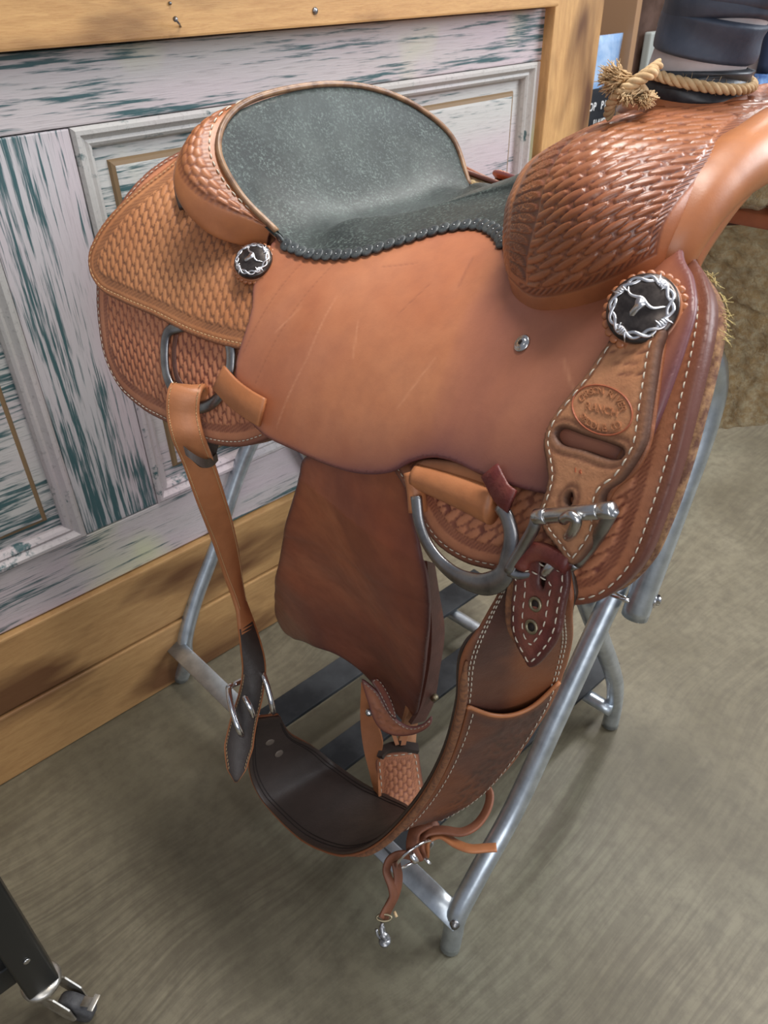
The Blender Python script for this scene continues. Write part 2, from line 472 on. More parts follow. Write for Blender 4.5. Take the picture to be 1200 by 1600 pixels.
M['thread_tan'] = plain('tan_thread', (.56, .36, .18), .7)
M['steel'] = plain('stainless_steel', (.62, .62, .62), .26, 1., 40, (.45, .44, .43))
M['iron'] = plain('dulled_iron', (.40, .40, .41), .34, 1., 30, (.20, .20, .21))
M['chrome'] = plain('bright_nickel', (.80, .80, .82), .15, 1.)
M['black_metal'] = plain('blackened_concho', (.055, .045, .042), .28, .75, 120, (.12, .10, .09))
M['silver'] = plain('concho_silver', (.85, .85, .88), .28, 1.)
M['brass'] = plain('dull_brass', (.35, .30, .20), .45, 1.)
M['rivet'] = plain('dull_copper_rivet', (.20, .16, .13), .5, .3)
M['dark'] = plain('dark_slot', (.02, .012, .01), .8)
# galvanised tube
m, nt, b = nodes('galvanised_tube'); v = coords(nt)
c = mixc(nt, ramp(nt, noise(nt, 45, 5, .6, v), [(.35, 0.), (.7, 1.)]), (.64, .70, .76), (.44, .49, .54))
c = mixc(nt, ramp(nt, noise(nt, 14, 4, .6, v), [(.66, 0.), (.72, .7)]), c, (.12, .12, .12))
nt.links.new(c, b.inputs['Base Color']); b.inputs['Metallic'].default_value = .85; b.inputs['Roughness'].default_value = .33
bump(nt, b, noise(nt, 120, 4, .6, v), .15, .001); M['galv'] = m
# suede-like worn black seat
m, nt, b = nodes('worn_black_seat_leather'); v = coords(nt)
n1 = noise(nt, 8, 5, .65, v, .5); n2 = noise(nt, 380, 4, .7, v); n3 = noise(nt, 45, 5, .7, v)
c = mixc(nt, ramp(nt, n1, [(.38, 0.), (.66, 1.)]), (.024, .029, .028), (.056, .066, .062))
c = mixc(nt, mth(nt, 'MULTIPLY', ramp(nt, n2, [(.50, 0.), (.62, 1.)]), ramp(nt, n3, [(.35, .1), (.7, .75)])), c, (.15, .19, .17))
nt.links.new(c, b.inputs['Base Color']); b.inputs['Roughness'].default_value = .44; b.inputs['Specular IOR Level'].default_value = .30
b.inputs['Sheen Weight'].default_value = .04; b.inputs['Sheen Roughness'].default_value = .4
bump(nt, b, mth(nt, 'ADD', n2, mth(nt, 'MULTIPLY', n3, .8)), .35, .0008); M['seat'] = m
M['scallop'] = plain('black_scallop_trim', (.04, .046, .05), .35, 0, 200, (.09, .1, .1), .4)
# fleece
m, nt, b = nodes('sheepskin_fleece'); v = coords(nt)
c = mixc(nt, ramp(nt, noise(nt, 9, 4, .6, v, .5), [(.35, 0.), (.65, 1.)]), (.80, .56, .27), (.58, .38, .17))
c = mixc(nt, ramp(nt, noise(nt, 130, 5, .7, v), [(.42, 0.), (.66, .8)]), c, (.92, .80, .52))
nt.links.new(c, b.inputs['Base Color']); b.inputs['Roughness'].default_value = .95; b.inputs['Specular IOR Level'].default_value = .1
b.inputs['Sheen Weight'].default_value = .3
bump(nt, b, noise(nt, 160, 6, .75, v), .9, .006); M['fleece'] = m
# rubber horn wrap
m, nt, b = nodes('navy_rubber_wrap'); v = coords(nt)
c = mixc(nt, ramp(nt, noise(nt, 14, 6, .65, v, .6), [(.35, 0.), (.7, 1.)]), (.032, .044, .070), (.105, .125, .17))
nt.links.new(c, b.inputs['Base Color']); b.inputs['Roughness'].default_value = .62
bump(nt, b, mth(nt, 'ADD', noise(nt, 30, 5, .6, v, .5), mth(nt, 'MULTIPLY', noise(nt, 300, 3, .6, v), .2)), .35, .003); M['rubber'] = m
M['rubber_black'] = plain('black_rubber_band', (.018, .020, .025), .42, 0, 60, (.05, .055, .065), .4, 90)
M['cloth'] = plain('pale_cloth_wrap', (.50, .43, .42), .8, 0, 20, (.62, .56, .56), .2)
M['sisal'] = plain('sisal_twine', (.70, .50, .28), .8, 0, 60, (.45, .28, .13), .3)
# pine boards, lightly torched
def pine(name, scale, burn, tint=1.0):
    m, nt, b = nodes(name); v = coords(nt, scale); v2 = coords(nt, tuple(x**.5 for x in scale))
    g = noise(nt, 14, 6, .65, v, .6)
    c = mixc(nt, ramp(nt, g, [(.3, 0.), (.7, 1.)]), (.50*tint, .27*tint, .105*tint), (.66*tint, .39*tint, .16*tint))
    g2 = noise(nt, 70, 3, .6, v); c = mixc(nt, mth(nt, 'MULTIPLY', ramp(nt, g2, [(.5, 0.), (.7, 1.)]), .35), c, (.40*tint, .19*tint, .07*tint))
    kb = noise(nt, 3.2, 3, .5, v2, .5)
    c = mixc(nt, mth(nt, 'MULTIPLY', ramp(nt, kb, [(.51, 0.), (.68, 1.)]), burn), c, (.09, .03, .012))
    nt.links.new(c, b.inputs['Base Color']); b.inputs['Roughness'].default_value = .5
    bump(nt, b, g2, .2, .001); return m
M['pine_h'] = pine('torched_pine_along', (1, 1, 9), .75)
M['pine_v'] = pine('torched_pine_upright', (9, 9, 1), .95)
M['pine_low'] = pine('worn_pine_low', (1, 1, 8), .85, .78)
# chalk paint, rubbed back to teal
def chalk(name, scale, amount, base=(.50, .48, .455), seed=0.):
    m, nt, b = nodes(name)
    v = coords(nt, scale); vb = coords(nt, tuple(x**.55 for x in scale))
    c = mixc(nt, ramp(nt, noise(nt, 2.3, 3, .5, vb), [(.4, 0.), (.6, 1.)]), base, (.56, .47, .50))
    c = mixc(nt, ramp(nt, noise(nt, 3.1, 3, .5, coords(nt, (1, 1, 1), (0, 0, 1 + seed))), [(.58, 0.), (.68, .7)]), c, (.62, .66, .36))
    grain = noise(nt, 26, 5, .62, v, .25); fine = noise(nt, 75, 3, .6, v)
    blob = noise(nt, 3.4, 4, .6, coords(nt, tuple(x**.45 for x in scale), (seed, 0, 0)), .4)
    k = mth(nt, 'ADD', mth(nt, 'MULTIPLY', grain, .55), mth(nt, 'ADD', mth(nt, 'MULTIPLY', blob, .62), mth(nt, 'MULTIPLY', fine, .18)))
    c = mixc(nt, mth(nt, 'MULTIPLY', ramp(nt, k, [(.62-amount, 0.), (.67-amount, 0.), (.735-amount, 1.)]), .93), c, (.010, .080, .090))
    c = mixc(nt, mth(nt, 'MULTIPLY', ramp(nt, fine, [(.56, 0.), (.72, 1.)]), .35), c, (.15, .13, .13))
    nt.links.new(c, b.inputs['Base Color']); b.inputs['Roughness'].default_value = .48
    bump(nt, b, mth(nt, 'ADD', grain, fine), .35, .0015); return m
M['chalk_h'] = chalk('chalk_paint_rail', (.32, 1, 7), -.002)
M['chalk_v'] = chalk('chalk_paint_stile', (8, 8, .30), .004, (.52, .50, .51), .7)
M['chalk_field'] = chalk('chalk_paint_panel', (.35, 1, 6), -.012, (.54, .53, .51), 1.3)
M['chalk_mould'] = chalk('chalk_paint_moulding', (2, 2, 2), -.09, (.48, .46, .44), 2.)
M['brown_line'] = plain('rubbed_brown_edge', (.22, .14, .07), .6)
# broomed concrete floor
m, nt, b = nodes('broomed_concrete_floor')
v = coords(nt, (1, 1, 1)); dn = N(nt, 'ShaderNodeTexNoise'); dn.inputs['Scale'].default_value = 1.6; nt.links.new(v, dn.inputs['Vector'])
va = N(nt, 'ShaderNodeVectorMath', operation='MULTIPLY_ADD'); va.inputs[1].default_value = (.22, .22, 0)
nt.links.new(dn.outputs['Color'], va.inputs[0]); nt.links.new(v, va.inputs[2])
mp = N(nt, 'ShaderNodeMapping'); mp.inputs['Rotation'].default_value = (0, 0, math.radians(-8)); mp.inputs['Scale'].default_value = (1.8, 36, 1)
nt.links.new(va.outputs[0], mp.inputs['Vector'])
st = noise(nt, 3.2, 4, .6, mp.outputs[0]); n1 = noise(nt, 2.4, 5, .6, v, .3); n2 = noise(nt, 38, 6, .7, v)
c = mixc(nt, ramp(nt, n1, [(.34, 0.), (.66, 1.)]), (.108, .090, .055), (.195, .170, .115))
c = mixc(nt, ramp(nt, noise(nt, 1.7, 3, .5, coords(nt, (1, 1, 1), (0, 0, 2))), [(.5, 0.), (.68, .6)]), c, (.175, .175, .125))
msk = ramp(nt, noise(nt, 2.0, 2, .5, coords(nt, (1, 1, 1), (0, 0, 1))), [(.38, .15), (.62, 1.)])
c = mixc(nt, mth(nt, 'MULTIPLY', mth(nt, 'MULTIPLY', ramp(nt, st, [(.42, 0.), (.58, 1.)]), .55), msk), c, (.07, .055, .036))
c = mixc(nt, mth(nt, 'MULTIPLY', ramp(nt, n2, [(.42, 0.), (.66, 1.)]), .5), c, (.075, .06, .04))
nt.links.new(c, b.inputs['Base Color']); b.inputs['Roughness'].default_value = .5; b.inputs['Specular IOR Level'].default_value = .45
bump(nt, b, mth(nt, 'ADD', st, n2), .2, .002); M['floor'] = m
M['black_paint'] = plain('black_powder_coat', (.012, .013, .013), .35)
M['zinc'] = plain('zinc_caster', (.62, .60, .56), .35, .9, 60, (.4, .36, .3))
M['grey_rubber'] = plain('caster_tyre', (.045, .045, .05), .6, 0, 80, (.09, .09, .095))
M['slat'] = plain('dark_painted_slat', (.012, .013, .015), .6, 0., 7, (.05, .053, .057), .2, 300, .25)
# ------------------------------------------------------------------ floor and counter front
fb = MB(); fb.box((3.0, 2.0, -.03), (6.0, 5.0, .03)); floor = structure(fb.build('floor', M['floor'], None, False))
WY = 1.018
def wbox(mb, x0, x1, z0, z1, y0, y1, bev=.0025):
    mb.box(((x0+x1)/2, (y0+y1)/2, (z0+z1)/2), ((x1-x0)/2, (y1-y0)/2, (z1-z0)/2), None, bev)
core = MB(); wbox(core, -2.2, 1.45, .002, 1.09, WY+.035, WY+.10, 0)
wall = structure(core.build('wall_back', M['brown_line'], None, False))
for z0, z1, y in ((.0, .138, WY-.016), (.141, .281, WY-.012)):
    mb = MB(); wbox(mb, -2.2, 1.306, z0+.001, z1, y, WY+.034, .003)
    part = mb.build('board', M['pine_low'], wall, False); part_label(part, 'worn pine board along the foot of the counter')
mb = MB(); wbox(mb, -2.2, 1.30, 1.040, 1.16, WY-.035, WY+.034, .003)
tb = mb.build('board', M['pine_h'], wall, False); part_label(tb, 'torched pine board above the painted door')
ct = MB(); wbox(ct, -2.2, 1.52, 1.16, 1.195, WY-.075, WY+.55, .004)
structure(ct.build('trim_counter_top', M['pine_h'], None, False))
mb = MB(); wbox(mb, 1.308, 1.456, .001, 1.158, WY-.022, WY+.06, .003)
structure(mb.build('trim_post', M['pine_v'], None, False))
# screws and bent nail
for (px, r) in (((492, 17), .0045), ((265, 5), .002)):
    p = at_y(px, WY-.035); k = MB(); k.lathe(p+np.array([0, .002, 0]), (0, -1, 0), [(r, 0), (r, .003), (r*.8, .0045), (r*.3, .005)], 16)
    k.build('screw', M['iron'], wall)
p0 = at_y((286, 44), WY-.035); p1 = at_y((274, 30), WY-.049); k = MB(); k.tube([p0+np.array([0, .004, 0]), (p0+p1)/2, p1], .0012, 8)
k.lathe(p1, p1-p0, [(.003, -.0005), (.003, .0008)], 12); k.build('nail', M['iron'], wall)

# the painted panel door used as the counter front
door = structure(MB.build((lambda b: (wbox(b, -2.2, 1.33, .283, 1.036, WY+.022, WY+.034, 0), b)[1])(MB()), 'door_1', M['chalk_v'], None, False))
def dpart(name, x0, x1, z0, z1, mat, y0=WY, y1=WY+.021, bev=.002):
    b = MB(); wbox(b, x0, x1, z0, z1, y0, y1, bev); return b.build(name, M[mat], door, False)
dpart('rail', -2.2, 1.329, .284, .388, 'chalk_h')
dpart('rail', -2.2, 1.329, .955, 1.036, 'chalk_h')
dpart('stile', 1.298, 1.329, .3895, .9535, 'chalk_v')
dpart('stile', .273, .396, .3895, .9535, 'chalk_v')
dpart('stile', -.80, -.68, .3895, .9535, 'chalk_v')
def mould(x0, x1, z0, z1):
    prof = [(0, -.001), (.004, -.005), (.009, -.005), (.013, .000), (.016, .003), (.020, .001), (.024, .004), (.027, .010), (.027, .02), (0, .02)]
    for side in range(4):
        V = []; 
        for end in (0, 1):
            for t, y in prof:
                if side == 0: V.append(((x0+t, x1-t)[end], WY+y, z1-t))
                elif side == 1: V.append(((x0+t, x1-t)[end], WY+y, z0+t))
                elif side == 2: V.append((x0+t, WY+y, (z0+t, z1-t)[end]))
                else: V.append((x1-t, WY+y, (z0+t, z1-t)[end]))
        n = len(prof); F_ = [(i, (i+1) % n, n+(i+1) % n, n+i) for i in range(n)]
        if side in (0, 3): F_ = [f[::-1] for f in F_]
        mesh_obj('moulding', V, F_, M['chalk_mould'], door, False)
def panel(x0, x1, z0, z1):
    a, d = .027, .040
    X = [x0+a, x0+a+d*.55, x0+a+d*.62, x1-a-d*.62, x1-a-d*.55, x1-a]
    def rect(e, y): return [(x0+e, WY+y, z0+e), (x1-e, WY+y, z0+e), (x1-e, WY+y, z1-e), (x0+e, WY+y, z1-e)]
    V = rect(a-.004, .016) + rect(a+.018, .0155) + rect(a+.020, .0125) + rect(a+.0225, .010) + rect(a+.0225, .0215)
    F_ = []
    for k in range(1): 
        for i in range(4): F_.append((k*4+i, k*4+(i+1) % 4, k*4+4+(i+1) % 4, k*4+4+i))
    o = mesh_obj('panel', V[:8] + rect(a+.018, .0215), F_ + [(8, 9, 10, 11)], M['chalk_field'], door, False)
    V2 = rect(a+.0175, .0158) + rect(a+.0205, .0115) + rect(a+.026, .0095)
    F2 = [(k*4+i, k*4+(i+1) % 4, k*4+4+(i+1) % 4, k*4+4+i) for k in range(2) for i in range(4)]
    mesh_obj('panel_bead', V2, F2, M['brown_line'], door, False)
    V3 = rect(a+.0255, .0095) + rect(a+.030, .009)
    mesh_obj('raised_field', V3, [(i, (i+1) % 4, 4+(i+1) % 4, 4+i) for i in range(4)] + [(4, 5, 6, 7)], M['chalk_field'], door, False)
for args in ((.397, 1.297, .389, .954), (-.679, .272, .389, .954), (-2.2, -.801, .389, .954)):
    mould(*args); panel(*args)

# ------------------------------------------------------------------ saddle stand
st_o = thing('saddle_stand', 'folding galvanised tube saddle stand on splayed legs under the saddle', 'stand', tuple(fromS(-.17, 0, 0)))
def leg(pts, r=.0142, n=18): 
    b = MB(); b.tube(spline(pts, step=.012), r, n); return b.build('leg', M['galv'], st_o)
F1f = at_z((703, 1480), .001); F1b = fromS(.17, .196, .072)
leg([F1f+np.array([0, 0, .002]), F1f*.5+F1b*.5, F1b, fromS(.17, .150, .125), fromS(.17, .084, .186), fromS(.17, -.0, .318), fromS(.17, -.085, .451), fromS(.172, -.125, .515)])
F2f = at_z((953, 1133), .001)
leg([F2f+np.array([0, 0, .002]), fromS(.14, -.282, .055), fromS(.14, -.266, .115), fromS(.14, -.235, .18), fromS(.14, -.148, .331), fromS(.14, -.05, .50), fromS(.14, .03, .62), fromS(.14, .08, .70)])
B1f = at_z((283, 1060), .001)
leg([B1f+np.array([0, 0, .002]), fromS(-.505, .166, .05), fromS(-.51, .158, .09), fromS(-.515, .12, .16), fromS(-.515, .061, .249), fromS(-.51, -.033, .41), fromS(-.47, -.12, .56), fromS(-.38, -.12, .72), fromS(-.30, -.095, .79)])
B2f = fromS(-.50, -.285, .003)
leg([B2f, fromS(-.50, -.28, .06), fromS(-.50, -.265, .12), fromS(-.50, -.19, .30), fromS(-.50, -.13, .46)])
for sgn in (1, -1):
    b = MB(); e = .018 if sgn < 0 else 0
    b.tube(spline(([fromS(.205, sgn*.088, .452), fromS(.205, sgn*.12, .57)] if sgn < 0 else [fromS(.205, .135, .62)]) + [ fromS(.203, sgn*.156, .70), fromS(.20, sgn*.158, .745), fromS(.19, sgn*.135, .785), fromS(.14, sgn*.10, .80), fromS(.0, sgn*.09, .805), fromS(-.2, sgn*.09, .805), fromS(-.30, sgn*.09, .805)], step=.012), .0165, 20)
    b.build('saddle_rail', M['galv'], st_o)
b = MB(); bp = at_d((990, 946), float(np.linalg.norm(fromS(.205, -.088, .46)-CAM))-.02); ax = (CAM-bp)/np.linalg.norm(CAM-bp)
b.lathe(fromS(.213, -.09, .478)+RR*.008, FW*.8+RR*.6, [(.010, .004), (.010, .0075), (.007, .0078), (.007, .013), (.005, .0145)], 6)
b.tube([fromS(.165, -.08, .475), fromS(.21, -.085, .475)], .004, 10); b.build('bolt', M['chrome'], st_o)
# flat crossbars and dark slats
zc = .052
c1 = fromS(.180, .200, .078); c0 = fromS(-.520, .176, .092)
b = MB(); wdir = np.array([1, 0, .9])
b.strap(spline([c1, c1*.75+c0*.25, (c0+c1)/2, c0], step=.05), np.array([.90, 0, .42]), .032, .003); cb = b.build('crossbar', M['galv'], st_o)
b = MB(); b.lathe(c1+np.array([-.006, .004, -.002]), (-.85, -.5, .5), [(.007, 0), (.007, .004), (.0045, .0045), (.0045, .008)], 6); b.build('bolt', M['iron'], st_o)
x2 = fromS(.145, -.262, .062); x3 = fromS(-.50, -.262, .062)
b = MB(); b.tube(spline([x2+np.array([-.0, -.0, 0]), x2*.92+x3*.08, (x2+x3)/2, x3], step=.02), .0125, 14, up=(0, 0, 1), r2=.011); b.build('crossbar', M['galv'], st_o)
for (pa, pb) in (((436, 1122), (712, 935)), ((520, 1193), (745, 1040)), ((612, 1322), (790, 1218))):
    A = at_z(pa, .07); Yc = A[1]; 
    b = MB(); b.box(((.40+.915)/2, Yc, .079), (.275, .028, .004), None, .0015); b.build('slat', M['slat'], st_o, False)

# ------------------------------------------------------------------ saddle surfaces
PV = np.array([0, .08, .15, .20, .237, .262, .277, .287, .292, .295]); PZ = np.array([.93, .924, .902, .868, .82, .76, .70, .64, .58, .52])
PS = np.concatenate([[0], np.cumsum(np.hypot(np.diff(PV), np.diff(PZ)))]); _fv = herm(PS, PV); _fz = herm(PS, PZ)
def _barrel(u, s):
    u, s = np.broadcast_arrays(u, s); a = np.abs(s); a2 = np.sqrt(a*a+1e-6)
    return fromS(u, _fv(a2)*np.sign(s), _fz(a2) + np.where(u > 0, 1.05, .55)*u*u)
BR = surf(_barrel)
if (BR(np.array([0.]), np.array([.2]), .01)[0] - BR(np.array([0.]), np.array([.2]), 0)[0]) @ (-RR+np.array([0, 0, 1])) < 0: BR = surf(_barrel, -1)
def bpx(*pxs, off=0): return inv(BR, pxs, (-.5, .42), (-.05, .5), off=off)
saddle = thing('western_saddle', 'tan leather western saddle with dark suede seat and basket-weave tooling on the stand', 'saddle', tuple(fromS(0, 0, .80)))
SD = saddle

# ---- skirts
sk_px = bpx((150, 440), (152, 500), (163, 560), (185, 605), (222, 640), (262, 662), (300, 683), (340, 696), (378, 698), (412, 688), (440, 672), (490, 668), (550, 690), (600, 720), (632, 765), (650, 805), (680, 850), (725, 880), (785, 897), (835, 925), (885, 946), (930, 941), (965, 920), (1000, 880), (1032, 800), (1060, 710), (1084, 610), (1104, 520), (1109, 465), (1098, 425), (1078, 392))
sk = spline(np.vstack([sk_px, [[.235, .115], [.19, .08], [.05, .06], [-.02, .12], [-.10, .14], [-.14, .10], [-.25, .03], [-.30, .15], [-.315, .25]]]), step=.004, closed=True)
def border(d, lo, hi): return sstep(lo-.0012, lo, d)*(1-sstep(hi, hi+.0012, d))
def tool_skirt(L, H, ang, d0=.017, amp=.0011):
    ca, sa = math.cos(ang), math.sin(ang)
    def f(a, b, d):
        p = a*ca + b*sa; q = -a*sa + b*ca
        hg, rc = basket(p, q, L, H)
        if ang > 1.29 and L > .0152:
            k_ = sstep(.04, .05, a); hg2, rc2 = basket(a*math.cos(2.53)+b*math.sin(2.53), -a*math.sin(2.53)+b*math.cos(2.53), .0195, .0078); hg = hg*(1-k_)+hg2*k_; rc = rc*(1-k_)+rc2*k_
        m = sstep(d0, d0+.001, d); hgt = hg*amp*m; dye = rc*m*.95
        bd = border(d, d0-.006, d0); sc = .5+.5*np.cos((a*1.0+b*1.0)/.0042*2*math.pi)
        hgt = hgt + bd*(-.0004 + sc*.0006); dye = np.maximum(dye, bd*(.85-.5*sc))
        gr = border(d, .0045, .0058); hgt = hgt - gr*.0004; dye = np.maximum(dye, gr*.5)
        return hgt, dye*(.75+.5*vnoise(a*60, b*60))
    return f
patch('skirt', BR, sk, M['skirt'], SD, h=.0016, thick=.010, off=.0, relief=tool_skirt(.0155, .0064, 1.95-.65, .020), edge_w=.0055)
stitches('skirt_stitching', BR, inset(sk, .0052), M['thread'], SD, .0006)
skf = patch('skirt_lining', BR, spline(sk[::6]*np.array([1.002, 1.0]), step=.005, closed=True), M['rim'], SD, h=.005, thick=.008, off=-.0105, rnd=.003,
      relief=lambda a, b, d: ((vnoise(a*220, b*220)-.5)*.004, np.zeros_like(a)))
# wool tufts sticking out along the front edge
tf = MB()
for i in range(70):
    c = inv(BR, [(1104 - max(0, (y-520))*.27 + 4, y)], (-.1, .42), (.0, .5))[0] if False else None
idx = [i for i in range(len(sk)) if sk[i, 0] > .27 and .10 < sk[i, 1] < .34]
tc_ = rng.integers(len(idx), size=6)
for k in range(48):
    c = sk[idx[int(np.clip(tc_[k % 6]+rng.normal(0, 1.1), 0, len(idx)-1))]]; base = BR(np.array([c[0]+.002]), np.array([c[1]]), np.array([-.012-rng.random()*.006]))[0]
    nrm = snormal(BR, c[0], c[1]); d = FW*rng.uniform(.4, 1) + nrm*rng.uniform(-.6, .2) + rng.normal(0, .35, 3); d /= np.linalg.norm(d)
    L = rng.uniform(.0015, .0042); e = rng.normal(0, .3, 3)*L
    tf.tube([base-d*.003, base+d*L*.5+e*.3, base+d*L+e], [.0002, .00016, .0001], 4)
stuff(tf.build('wool_tuft', plain('wool_tuft', (.62, .50, .22), .9), SD))
# far skirt: same sheet mirrored, fleece towards us
fk = sk*np.array([1, -1.0]); far = spline(np.vstack([bpx((152, 500), (163, 560))*np.array([1, -1]), [[-.27, -.47], [-.12, -.49], [.02, -.49], [.17, -.50], [.25, -.50], [.31, -.47], [.335, -.40], [.345, -.30], [.33, -.18], [.28, -.09], [.22, -.04], [.05, -.06], [-.02, -.13], [-.10, -.14], [-.14, -.12], [-.25, -.03], [-.30, -.15]]]), step=.005, closed=True)
o = patch('skirt', BR, far, M['skirt'], SD, h=.006, thick=.005, off=0); part_label(o, 'skirt on the far side, seen only at its edge')
patch('fleece_lining', BR, far, M['fleece'], SD, h=.004, thick=.016, off=-.0055, rnd=.006, relief=lambda a, b, d: (np.zeros_like(a), np.zeros_like(a)))
fl = SD.children[-1] if False else bpy.data.objects[-1]
fo = [o for o in scene.collection.objects if o.name.startswith('fleece_lining')][-1]
me = fo.data; nv = len(me.vertices); co = np.empty(nv*3); me.vertices.foreach_get('co', co); co = co.reshape(-1, 3)
nz = vnoise(co[:, 0]*70, co[:, 1]*70, co[:, 2]*70)*.6 + vnoise(co[:, 0]*190, co[:, 1]*190, co[:, 2]*190, 3)*.4
fold = np.exp(-((co[:, 2]-.795-.01*np.sin(co[:, 1]*20))/.006)**2)*.012
me.vertices.foreach_get('co', np.empty(nv*3)); half = nv//2
dirn = -(co[:half]-co[half:]); dirn /= np.linalg.norm(dirn, axis=1, keepdims=True)+1e-9
co[half:] += dirn*((nz[half:]-.3)*.016 - fold[half:])[:, None]
me.vertices.foreach_set('co', co.ravel()); me.update()

# ---- rear jockey (the flap behind the cantle)
rj_px = bpx((420, 548), (362, 543), (300, 524), (240, 494), (190, 472), (155, 452), (139, 425), (137, 398), (150, 365), (180, 325), (220, 290), (262, 258), off=.007)
rj = spline(np.vstack([rj_px, [[-.285, .10], [-.27, .04], [-.23, .012], [-.20, .03], [-.16, .17], [-.05, .20], [-.04, .24]]]), step=.004, closed=True)
patch('rear_jockey', BR, rj, M['tan'], SD, h=.0015, thick=.0045, off=.007, relief=tool_skirt(.0150, .0062, 1.22, .016, .0009), edge_w=.0028)
stitches('jockey_stitching', BR, inset(rj, .0050, 0, .62), M['thread_tan'], SD, .0076, .0036, .0018)
frj = rj*np.array([1, -1.]); frj[:, 1] = np.where(frj[:, 0] > -.17, np.minimum(frj[:, 1], -.175), frj[:, 1])
patch('rear_jockey', BR, frj, M['tan'], SD, h=.005, thick=.0045, off=.007)
# ---- seat jockey
SEPX = ((433, 367), (450, 384), (475, 396), (506, 401), (560, 397), (625, 378), (690, 359), (745, 353), (778, 368), (790, 400))
SEC = bpx(*SEPX, off=.0155); inner_ = SEC[::-1] - np.array([0, .0045])
sj_px = bpx((428, 374), (412, 402), (396, 440), (391, 485), (381, 520), (369, 560), (367, 600), (377, 640), (408, 678), (458, 704), (515, 729), (565, 741), (608, 738), (640, 722), (670, 715), (702, 720), (750, 742), (800, 760), (850, 772), (900, 777), (940, 767), (975, 745), (1003, 705), (1028, 650), (1050, 590), (1070, 530), (1084, 480), (1080, 430), (1064, 388), off=.013)
sj = spline(np.vstack([sj_px, [[.255, .10], [.19, .09], [.14, .11]], inner_]), step=.004, closed=True)
_sp = bpx((527, 462), (480, 560), (480, 560), (432, 668), (560, 500), (552, 560), (430, 520), (470, 480), (620, 640), (680, 560), (880, 560), (900, 620), off=.013)
SCR = [(*_sp[2*k], *_sp[2*k+1], .0009) for k in range(6)]
def jr(a, b, d):
    sc = np.zeros_like(a)
    for (x0, y0, x1, y1, w_) in ((-.06, .17, -.075, .27, .0006), (-.02, .12, -.05, .29, .0005), (.02, .16, .05, .15, .0007), (.10, .14, .11, .17, .0012), (.08, .17, .07, .20, .0007)):
        dx, dy = x1-x0, y1-y0; t = np.clip(((a-x0)*dx+(b-y0)*dy)/(dx*dx+dy*dy), 0, 1); q = np.hypot(a-x0-t*dx, b-y0-t*dy)
        sc = np.maximum(sc, np.exp(-(q/w_)**2))
    edge = np.exp(-d/.018)*sstep(.22, .30, b)*.75*sstep(-.03, .12, a) + .32*sstep(.13, .28, a)*(.6+.6*vnoise(a*14, b*14))
    lt = np.zeros_like(a)
    for (x0, y0, x1, y1, w_) in SCR:
        dx, dy = x1-x0, y1-y0; t = np.clip(((a-x0)*dx+(b-y0)*dy)/(dx*dx+dy*dy), 0, 1); q = np.hypot(a-x0-t*dx, b-y0-t*dy)
        lt = np.maximum(lt, np.exp(-(q/w_)**2)*(.3+.7*vnoise(t*40, b*0)))
    edge = edge + .12*(vnoise(a*55, b*55)-.5)
    return -sc*.0002, sc*.5, np.clip(edge, 0, .62), lt*.35
patch('seat_jockey', BR, sj, M['jockey'], SD, h=.0019, thick=.0045, off=.013, relief=jr, edge_w=.0032)
fsj = spline([[-.115, -.17], [-.10, -.28], [-.02, -.32], [.1, -.31], [.25, -.30], [.30, -.27], [.31, -.2], [.27, -.13], [.2, -.13], [.1, -.15], [0, -.165]], step=.006, closed=True)
patch('seat_jockey', BR, fsj, M['jockey'], SD, h=.006, thick=.0045, off=.013)

# ---- fork cover (swell)
near = [[(.158, .175, .927), (.184, .190, .921), (.212, .195, .929), (.246, .195, .948), (.264, .185, .965), (.271, .165, .976)],
        [(.149, .175, .950), (.188, .200, .956), (.221, .212, .970), (.246, .208, .984), (.263, .190, .993), (.272, .152, .990)],
        [(.140, .165, .968), (.186, .195, .984), (.218, .207, 1.00), (.242, .195, 1.010), (.260, .172, 1.011), (.274, .128, 1.006)],
        [(.129, .145, .981), (.171, .170, 1.004), (.204, .175, 1.019), (.229, .162, 1.025), (.255, .135, 1.026), (.276, .092, 1.020)],
        [(.115, .098, .995), (.152, .112, 1.015), (.184, .112, 1.026), (.211, .100, 1.030), (.242, .078, 1.031), (.272, .050, 1.029)],
        [(.105, .0, 1.000), (.145, .0, 1.020), (.178, .0, 1.029), (.210, .0, 1.031), (.242, .0, 1.033), (.272, .0, 1.031)]]
def fullrow(r):
    f, l = np.array(r[0]), np.array(r[-1])
    return [f+np.array([.006, -f[1]*.12, -.016])] + [np.array(x) for x in r] + [l+np.array([.004, -l[1]*.10, -.012]), l+np.array([-.006, -l[1]*.17, -.021]), l+np.array([-.035, -l[1]*.2, -.020])]
rows = [fullrow(r) for r in near]
r0 = [x+np.array([0, -.012, -.010]) for x in rows[0]]
rows = [r0] + rows
net = np.array(rows + [[x*np.array([1, -1, 1]) for x in r] for r in rows[-2::-1]])      # 13 x 10
NA, NB = net.shape[:2]
